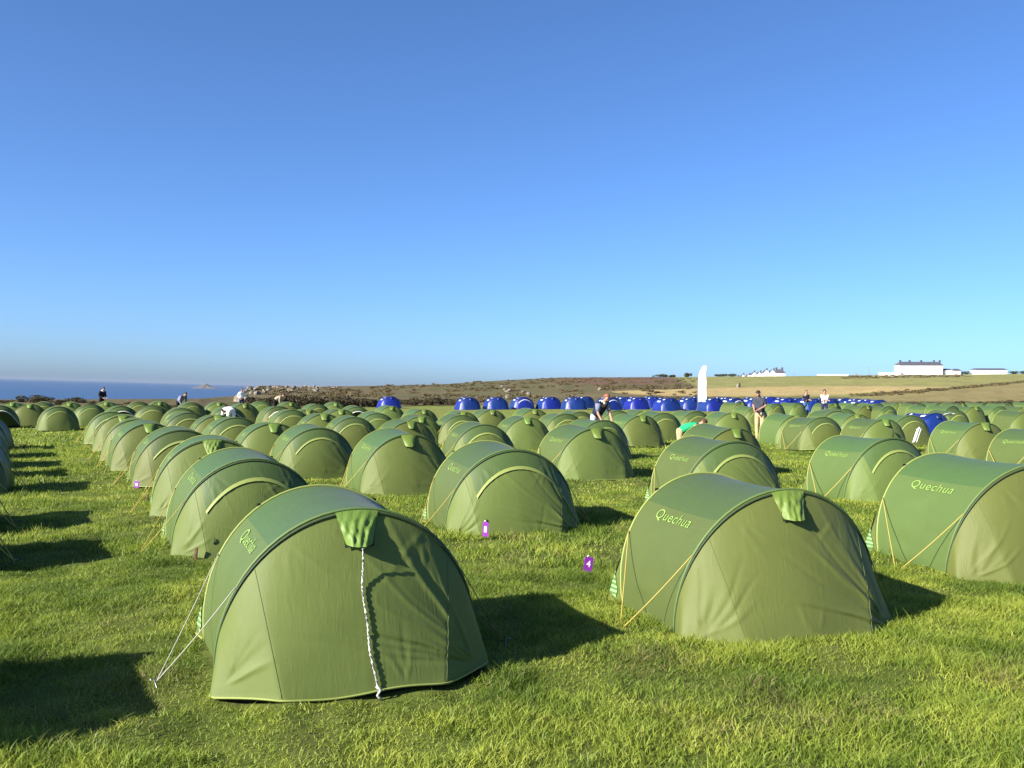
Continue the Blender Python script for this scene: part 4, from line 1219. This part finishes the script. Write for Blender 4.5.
def skin_obj(name, joints, bones, m, parent, sub=2, root=0):
    me = bpy.data.meshes.new(name)
    keys = list(joints); idx = {k: i for i, k in enumerate(keys)}
    me.from_pydata([joints[k][0] for k in keys], [(idx[a], idx[b]) for a, b in bones], [])
    o = bpy.data.objects.new(name, me); COL.objects.link(o)
    sk = o.modifiers.new('skin', 'SKIN'); sk.use_smooth_shade = True
    layer = me.skin_vertices[0].data if me.skin_vertices else None
    if layer is None:
        bpy.context.view_layer.objects.active = o
        me.skin_vertices_ensure() if hasattr(me, 'skin_vertices_ensure') else None
        layer = me.skin_vertices[0].data
    for k in keys:
        rr = joints[k][1]; layer[idx[k]].radius = rr if isinstance(rr, tuple) else (rr, rr); layer[idx[k]].use_root = False
    layer[root].use_root = True
    sb = o.modifiers.new('sub', 'SUBSURF'); sb.levels = sb.render_levels = sub
    dg = bpy.context.evaluated_depsgraph_get()
    me2 = bpy.data.meshes.new_from_object(o.evaluated_get(dg)); me2.name = name
    me2.materials.clear(); me2.materials.append(m)
    bpy.data.objects.remove(o); bpy.data.meshes.remove(me)
    o2 = bpy.data.objects.new(name, me2); COL.objects.link(o2); o2.parent = parent
    for p in me2.polygons: p.use_smooth = True
    return o2

def mid(a, b, bend):
    """elbow or knee: midpoint pushed along bend"""
    m_ = (a + b) / 2
    return m_ + bend

def person(loc, rz, label, shirt, trousers, hair, lean=0.0, head_tilt=0.0, hands=None, stance=.10, height=1.75, sleeves=.5, shorts=False, sit=False, extra=None):
    """built facing -Y"""
    k = height / 1.75
    r = empty('person', loc, rz); tag(r, label, 'person')
    V = Vector
    pel = V((0, .0, .94)); 
    def up(dist, ang):  # along the leaning spine
        return pel + V((0, -math.sin(ang), math.cos(ang))) * dist
    waist = up(.16, lean * .7); chest = waist + V((0, -math.sin(lean), math.cos(lean))) * .24; neck = chest + V((0, -math.sin(lean), math.cos(lean))) * .15
    hl = lean * .6 + head_tilt
    hd = V((0, -math.sin(hl), math.cos(hl))); fw = V((0, -math.cos(hl), -math.sin(hl)))
    chin = neck + hd * .065 + fw * .022; headm = neck + hd * .14 + fw * .014; headt = neck + hd * .22 + fw * .004
    nose = headm + fw * .10 - hd * .02
    J = {'pel': (pel, (.125, .09)), 'waist': (waist, (.115, .085)), 'chest': (chest, (.135, .09)), 'neck': (neck, .055), 'chin': (chin, (.062, .068)), 'headm': (headm, (.078, .096)), 'headt': (headt, (.062, .075)), 'nose': (nose, .014)}
    B = [('pel', 'waist'), ('waist', 'chest'), ('chest', 'neck'), ('neck', 'chin'), ('chin', 'headm'), ('headm', 'headt'), ('headm', 'nose')]
    SJ = {'pel': (pel + V((0, 0, -.05)), (.18, .14)), 'waist': (waist, (.175, .135)), 'chest': (chest, (.185, .14)), 'neck': (chest.lerp(neck, .85), .095)}
    SB = [('pel', 'waist'), ('waist', 'chest'), ('chest', 'neck')]
    TJ = {'pel': (pel, (.16, .12)), 'top': (pel + V((0, 0, .10)), (.15, .115))}; TB_ = [('pel', 'top')]
    for sx, nm in ((-1, 'l'), (1, 'r')):
        sh = chest + V((sx * .185, 0, 0)) + (neck - chest) * .45
        hand = V(hands[0 if sx < 0 else 1]) if hands else V((sx * .27, -.05, .80))
        dv = hand - sh
        if dv.length > .56: hand = sh + dv.normalized() * .56
        gap = math.sqrt(max(0, .29 ** 2 - (min(.57, (hand - sh).length) / 2) ** 2))
        el = mid(sh, hand, V((sx * .5, .8, -.2)).normalized() * gap)
        fd = (hand - el).normalized()
        J[nm + 'sh'] = (sh, .058); J[nm + 'el'] = (el, .040); J[nm + 'wr'] = (hand, (.026, .030)); J[nm + 'palm'] = (hand + fd * .075, (.034, .018))
        B += [('chest', nm + 'sh'), (nm + 'sh', nm + 'el'), (nm + 'el', nm + 'wr'), (nm + 'wr', nm + 'palm')]
        side_ = fd.cross(V((sx, 0, .1))).normalized(); cur = V((-sx, 0, 0)) * .25
        for f_ in range(4):
            a = hand + fd * .085 + side_ * (f_ - 1.5) * .02; L = (.062, .075, .07, .052)[f_]
            J[nm + 'f%d' % f_] = (a + fd * L * .55, .0095); J[nm + 'g%d' % f_] = (a + (fd + cur) * L, .008)
            B += [(nm + 'palm', nm + 'f%d' % f_), (nm + 'f%d' % f_, nm + 'g%d' % f_)]
        th = hand + fd * .03 - side_ * .045
        J[nm + 't0'] = (th, .011); J[nm + 't1'] = (th + fd * .045 - side_ * .008, .009)
        B += [(nm + 'wr', nm + 't0'), (nm + 't0', nm + 't1')]
        SJ[nm + 'sh'] = (sh, .074); se = sh.lerp(el, min(1, sleeves / .5)); SJ[nm + 'el'] = (se, .062)
        SB += [('chest', nm + 'sh'), (nm + 'sh', nm + 'el')]
        if sleeves > .6:
            SJ[nm + 'wr'] = (el.lerp(hand, .93), .040); SB += [(nm + 'el', nm + 'wr')]
        hip = pel + V((sx * .095, 0, -.07))
        if sit:
            kn = hip + V((sx * .06, -.42, .10)); an = kn + V((0, -.05, -.43))
        else:
            kn = V((sx * (stance * .9 + .02), -.03 - sx * .03, .50)); an = V((sx * stance, .02 + sx * .02, .085))
        toe = an + V((sx * .02, -.16, -.05)); heel = an + V((0, .035, -.045))
        J[nm + 'hip'] = (hip, .092); J[nm + 'kn'] = (kn, .058); J[nm + 'an'] = (an, .040); J[nm + 'toe'] = (toe, (.036, .028)); J[nm + 'heel'] = (heel, .032)
        B += [('pel', nm + 'hip'), (nm + 'hip', nm + 'kn'), (nm + 'kn', nm + 'an'), (nm + 'an', nm + 'toe'), (nm + 'an', nm + 'heel')]
        TJ[nm + 'hip'] = (hip, .104); TJ[nm + 'kn'] = (kn, .074); TB_ += [('pel', nm + 'hip'), (nm + 'hip', nm + 'kn')]
        if not shorts:
            TJ[nm + 'an'] = (an + V((0, 0, .02)), .058); TB_ += [(nm + 'kn', nm + 'an')]
    skin_obj('body', J, B, M_skin, r)
    skin_obj('shirt', SJ, SB, shirt, r)
    skin_obj('shorts' if shorts else 'trousers', TJ, TB_, trousers, r)
    # hair: a cap over the back and top of the skull
    c = neck + hd * .155; hv = []; nu, nv = 17, 10; side_v = V((1, 0, 0))
    for i in range(nu):
        for j in range(nv):
            ph = 2 * math.pi * i / (nu - 1); th = j / (nv - 1)
            front = math.cos(ph)
            lim = 1.05 if front > .35 else (1.05 + (.35 - front) * 1.05)
            a = th * min(lim, 1.95)
            w = .098 + .004 * math.sin(i * 5 + j * 3)
            hv.append(c + hd * math.cos(a) * .112 + (fw * math.cos(ph) * w + side_v * math.sin(ph) * w * .88) * math.sin(a))
    new_obj('hair', hv, grid_faces(nu, nv), hair, r)
    for sx in (-1, 1):
        e = headm + fw * .088 + V((sx * .032, 0, 0)) + hd * .012
        MB().tube([e - fw * .004, e + fw * .006], [.011, .007], 8).build('eye', M_eye, r)
    for sx in (-1, 1):
        e = headm + V((sx * .080, 0, 0)) - hd * .012 - fw * .012
        MB().tube([e - hd * .026, e + V((sx * .010, 0, 0)), e + hd * .026], [.010, .014, .010], 6).build('ear', M_skin, r)
    if extra: extra(r, J)
    r.scale = (k, k, k)
    return r

C_navy = clothm('navy_knit', (.018, .024, .045)); C_grey = clothm('grey_blue_jersey', (.20, .23, .34)); C_khaki = clothm('khaki_cotton', (.50, .37, .21))
C_dark = clothm('charcoal_jersey', (.045, .052, .075)); C_jean = clothm('denim', (.075, .15, .33)); C_white = clothm('white_cotton', (.80, .78, .78))
C_navyt = clothm('navy_cotton', (.03, .03, .09)); C_black = clothm('black_cotton', (.012, .012, .016)); C_green = clothm('emerald_cotton', (.02, .40, .16)); C_beige = clothm('beige_cotton', (.42, .34, .26))
C_pale = clothm('pale_denim', (.45, .50, .58))

def stand(px, d):
    return Vector((col_x(px, d), d, gz(col_x(px, d), d))), d
def spot(px, d):
    return Vector((col_x(px, d), d, gz(col_x(px, d), d)))

p, d = stand(760, 32)
print('khaki man d', d)
person(p, R(-38), 'man in dark t-shirt and khaki trousers looking down at his hands', C_dark, C_khaki, M_hair['dark'], R(7), R(32), [(-.07, -.30, 1.06), (.06, -.31, 1.05)], height=1.78, sleeves=.42)
def vest(r, J):
    pass
p = spot(596, 27)
person(p, R(35), 'red haired man in navy vest stooping over a green tent', C_navy, C_pale, M_hair['ginger'], R(46), R(10), [(-.16, -.50, .74), (.12, -.56, .78)], height=1.80, sleeves=.40,
       extra=lambda r, J: [MB().tube([J[n + 'sh'][0], J[n + 'sh'][0].lerp(J[n + 'el'][0], .75)], [.082, .066], 9).build('sleeve', C_grey, r) for n in 'lr'] and
       MB().tube([J['chest'][0].lerp(J['neck'][0], .72), J['neck'][0] + Vector((0, -.01, .02))], [.088, .074], 10, cap=False).build('collar', C_white, r))
p, d2 = stand(806, 58)
person(p, R(15), 'person in dark top and blue jeans standing with folded arms', C_navy, C_jean, M_hair['brown'], R(2), R(10), [(.10, -.20, 1.12), (-.10, -.22, 1.08)], height=1.74, sleeves=.9)
p, d3 = stand(824.5, 53)
person(p, R(-10), 'person in white t-shirt and navy shorts, arms folded', C_white, C_navyt, M_hair['dark'], R(3), R(6), [(.12, -.22, 1.15), (-.12, -.24, 1.10)], height=1.78, sleeves=.42, shorts=True)
p = spot(680, 21)
person(p, R(78), 'person in emerald green top bending far over a tent', C_green, C_khaki, M_hair['brown'], R(78), R(14), [(-.12, -.55, .62), (.12, -.60, .66)], height=1.42, sleeves=.35)
p, d5 = stand(101.5, 60)
print('d2,d3,d5', d2, d3, d5)
person(p, R(60), 'person in black with white collar on the field edge before the sea', C_black, C_black, M_hair['dark'], R(14), R(24), [(-.12, -.34, 1.0), (.10, -.36, 1.02)], height=1.75, sleeves=.9,
       extra=lambda r, J: MB().tube([J['chest'][0].lerp(J['neck'][0], .55), J['neck'][0] + Vector((0, 0, .03))], [.112, .075], 10, cap=False).build('collar', C_white, r))
p, d6 = stand(241.5, 66)
person(p, R(35), 'dark haired person in white long sleeved shirt and navy trousers near the hedge', C_white, C_navyt, M_hair['dark'], R(6), R(10), [(-.2, -.22, .98), (.2, -.2, .96)], height=1.66, sleeves=.9)
T33 = [t for t in TENTS if t[3].startswith('open dark tent with someone')][0]
pp_ = Vector((T33[0] + math.sin(T33[2]) * 1.30, T33[1] - math.cos(T33[2]) * 1.30, 0)); pp_.z = gz(pp_.x, pp_.y)
person(pp_, T33[2] + math.pi + R(12), 'person in white bending low into the doorway of a tent', C_white, C_white, M_hair['dark'], R(100), R(-10), [(-.18, -.55, .40), (.18, -.60, .42)], height=1.60, sleeves=.9)
person(spot(275, 62), R(85), 'person in pale beige top stooping right beside the gorse hedge', C_beige, C_black, M_hair['dark'], R(72), R(10), [(-.12, -.45, .55), (.12, -.5, .58)], height=1.72, sleeves=.9)
person(spot(179, 52), R(60), 'person in grey hooded top bent between back row tents', C_grey, C_black, M_hair['dark'], R(58), R(10), [(-.15, -.45, .7), (.15, -.5, .72)], height=1.70, sleeves=.9)

# things hung on tents
T57 = [t for t in TENTS if t[3].startswith('vented tent with a strap')][0]
dT = math.cos(T57[2]); 
a = Vector((T57[0] + math.sin(T57[2]) * .82, T57[1] - math.cos(T57[2]) * .82, gz(T57[0], T57[1]) + .70))
st = MB().tube([a, a + Vector((.06, -.02, -.10)), a + Vector((.05, -.03, -.26)), a + Vector((.07, -.02, -.30))], [.03, .018, .03, .015], 6).build('hanging_strap', M_dark)
tag(st, 'dark strap dangling from a lime vent hood right of centre', 'strap')
LB = [t for t in TENTS if t[3].startswith('lone bright blue')][0]
cloth(949, 414.2, LB[1] - .35, .42, .16, M_white, 'small white towel thrown on top of the lone blue tent', R(60))
cloth(917, 435, 21.0, .07, .36, M_white, 'long narrow pale towel hanging at the edge of the tent by the lone blue tent', R(25))

# ------------------------------------------------------------------ light, sky, camera
SUN_AZ, SUN_EL = R(56), R(27)        # light travels toward this compass angle (from +Y toward +X)
L = Vector((math.sin(SUN_AZ) * math.cos(SUN_EL), math.cos(SUN_AZ) * math.cos(SUN_EL), -math.sin(SUN_EL)))
sl = bpy.data.lights.new('sun', 'SUN'); sl.energy = 4.9; sl.angle = R(.53); sl.color = (1.0, .93, .80)
so = bpy.data.objects.new('sun', sl); COL.objects.link(so); so.rotation_euler = L.to_track_quat('-Z', 'Y').to_euler()
w = bpy.data.worlds.new('World'); scene.world = w; w.use_nodes = True
nt = w.node_tree; bg = nt.nodes['Background']
sky = nt.nodes.new('ShaderNodeTexSky'); sky.sky_type = 'NISHITA'; sky.sun_disc = False
sky.sun_elevation = SUN_EL; sky.sun_rotation = SUN_AZ + math.pi
sky.altitude = 50; sky.air_density = .70; sky.dust_density = .92; sky.ozone_density = 8.5
nt.links.new(sky.outputs[0], bg.inputs[0]); bg.inputs[1].default_value = .081

cam = bpy.data.cameras.new('camera'); co = bpy.data.objects.new('camera', cam); COL.objects.link(co)
cam.sensor_width = 36; cam.lens = 36 * F / 1024; cam.clip_start = .05; cam.clip_end = 120000
pitch = math.atan((384 - HY) / F)     # the horizon sits a little above the middle
co.location = (0, 0, EYE); co.rotation_euler = (math.pi / 2 - pitch, 0, 0)
scene.camera = co

# The field falls gently toward the sea on the left and rises ahead; the camera was held square to
# the field, so land and camera turn together against the level sea.
bpy.context.view_layer.update()
TILT = Matrix.Translation((0, 0, EYE)) @ Matrix.Rotation(.0125, 4, 'X') @ Matrix.Rotation(-.027, 4, 'Y') @ Matrix.Translation((0, 0, -EYE))
for o in list(scene.objects):
    if o.parent is None and o.name not in ('sea', 'islet', 'sun'):
        o.matrix_world = TILT @ o.matrix_world
bpy.context.view_layer.update()

# sea air: one even box of it over land and water
zs = [v[2] for o in scene.objects if o.type == 'MESH' for v in (o.matrix_world @ Vector(c) for c in o.bound_box)]
zlo, zhi = min(zs) - 1, max(EYE, max(zs)) + 1
hz = MB().box((0, 0, (zlo + zhi) / 2), (84000, 84000, zhi - zlo)).build('haze', None, None, False)
hm = bpy.data.materials.new('sea_air'); hm.use_nodes = True
for n_ in list(hm.node_tree.nodes):
    if n_.type != 'OUTPUT_MATERIAL': hm.node_tree.nodes.remove(n_)
pv = nd(hm, 'ShaderNodeVolumePrincipled'); pv.inputs['Color'].default_value = (.30, .37, .49, 1); pv.inputs['Density'].default_value = 3e-5
lk(hm, pv.outputs[0], hm.node_tree.nodes['Material Output'].inputs['Volume'])
hz.data.materials.append(hm); hz['kind'] = 'stuff'; hz['label'] = 'thin pale sea haze softening the horizon'

scene.render.engine = 'CYCLES'
scene.cycles.use_denoising = True
scene.cycles.max_bounces = 6; scene.cycles.transparent_max_bounces = 4
scene.view_settings.view_transform = 'Standard'; scene.view_settings.look = 'None'; scene.view_settings.exposure = 1.44; scene.view_settings.gamma = 1.0
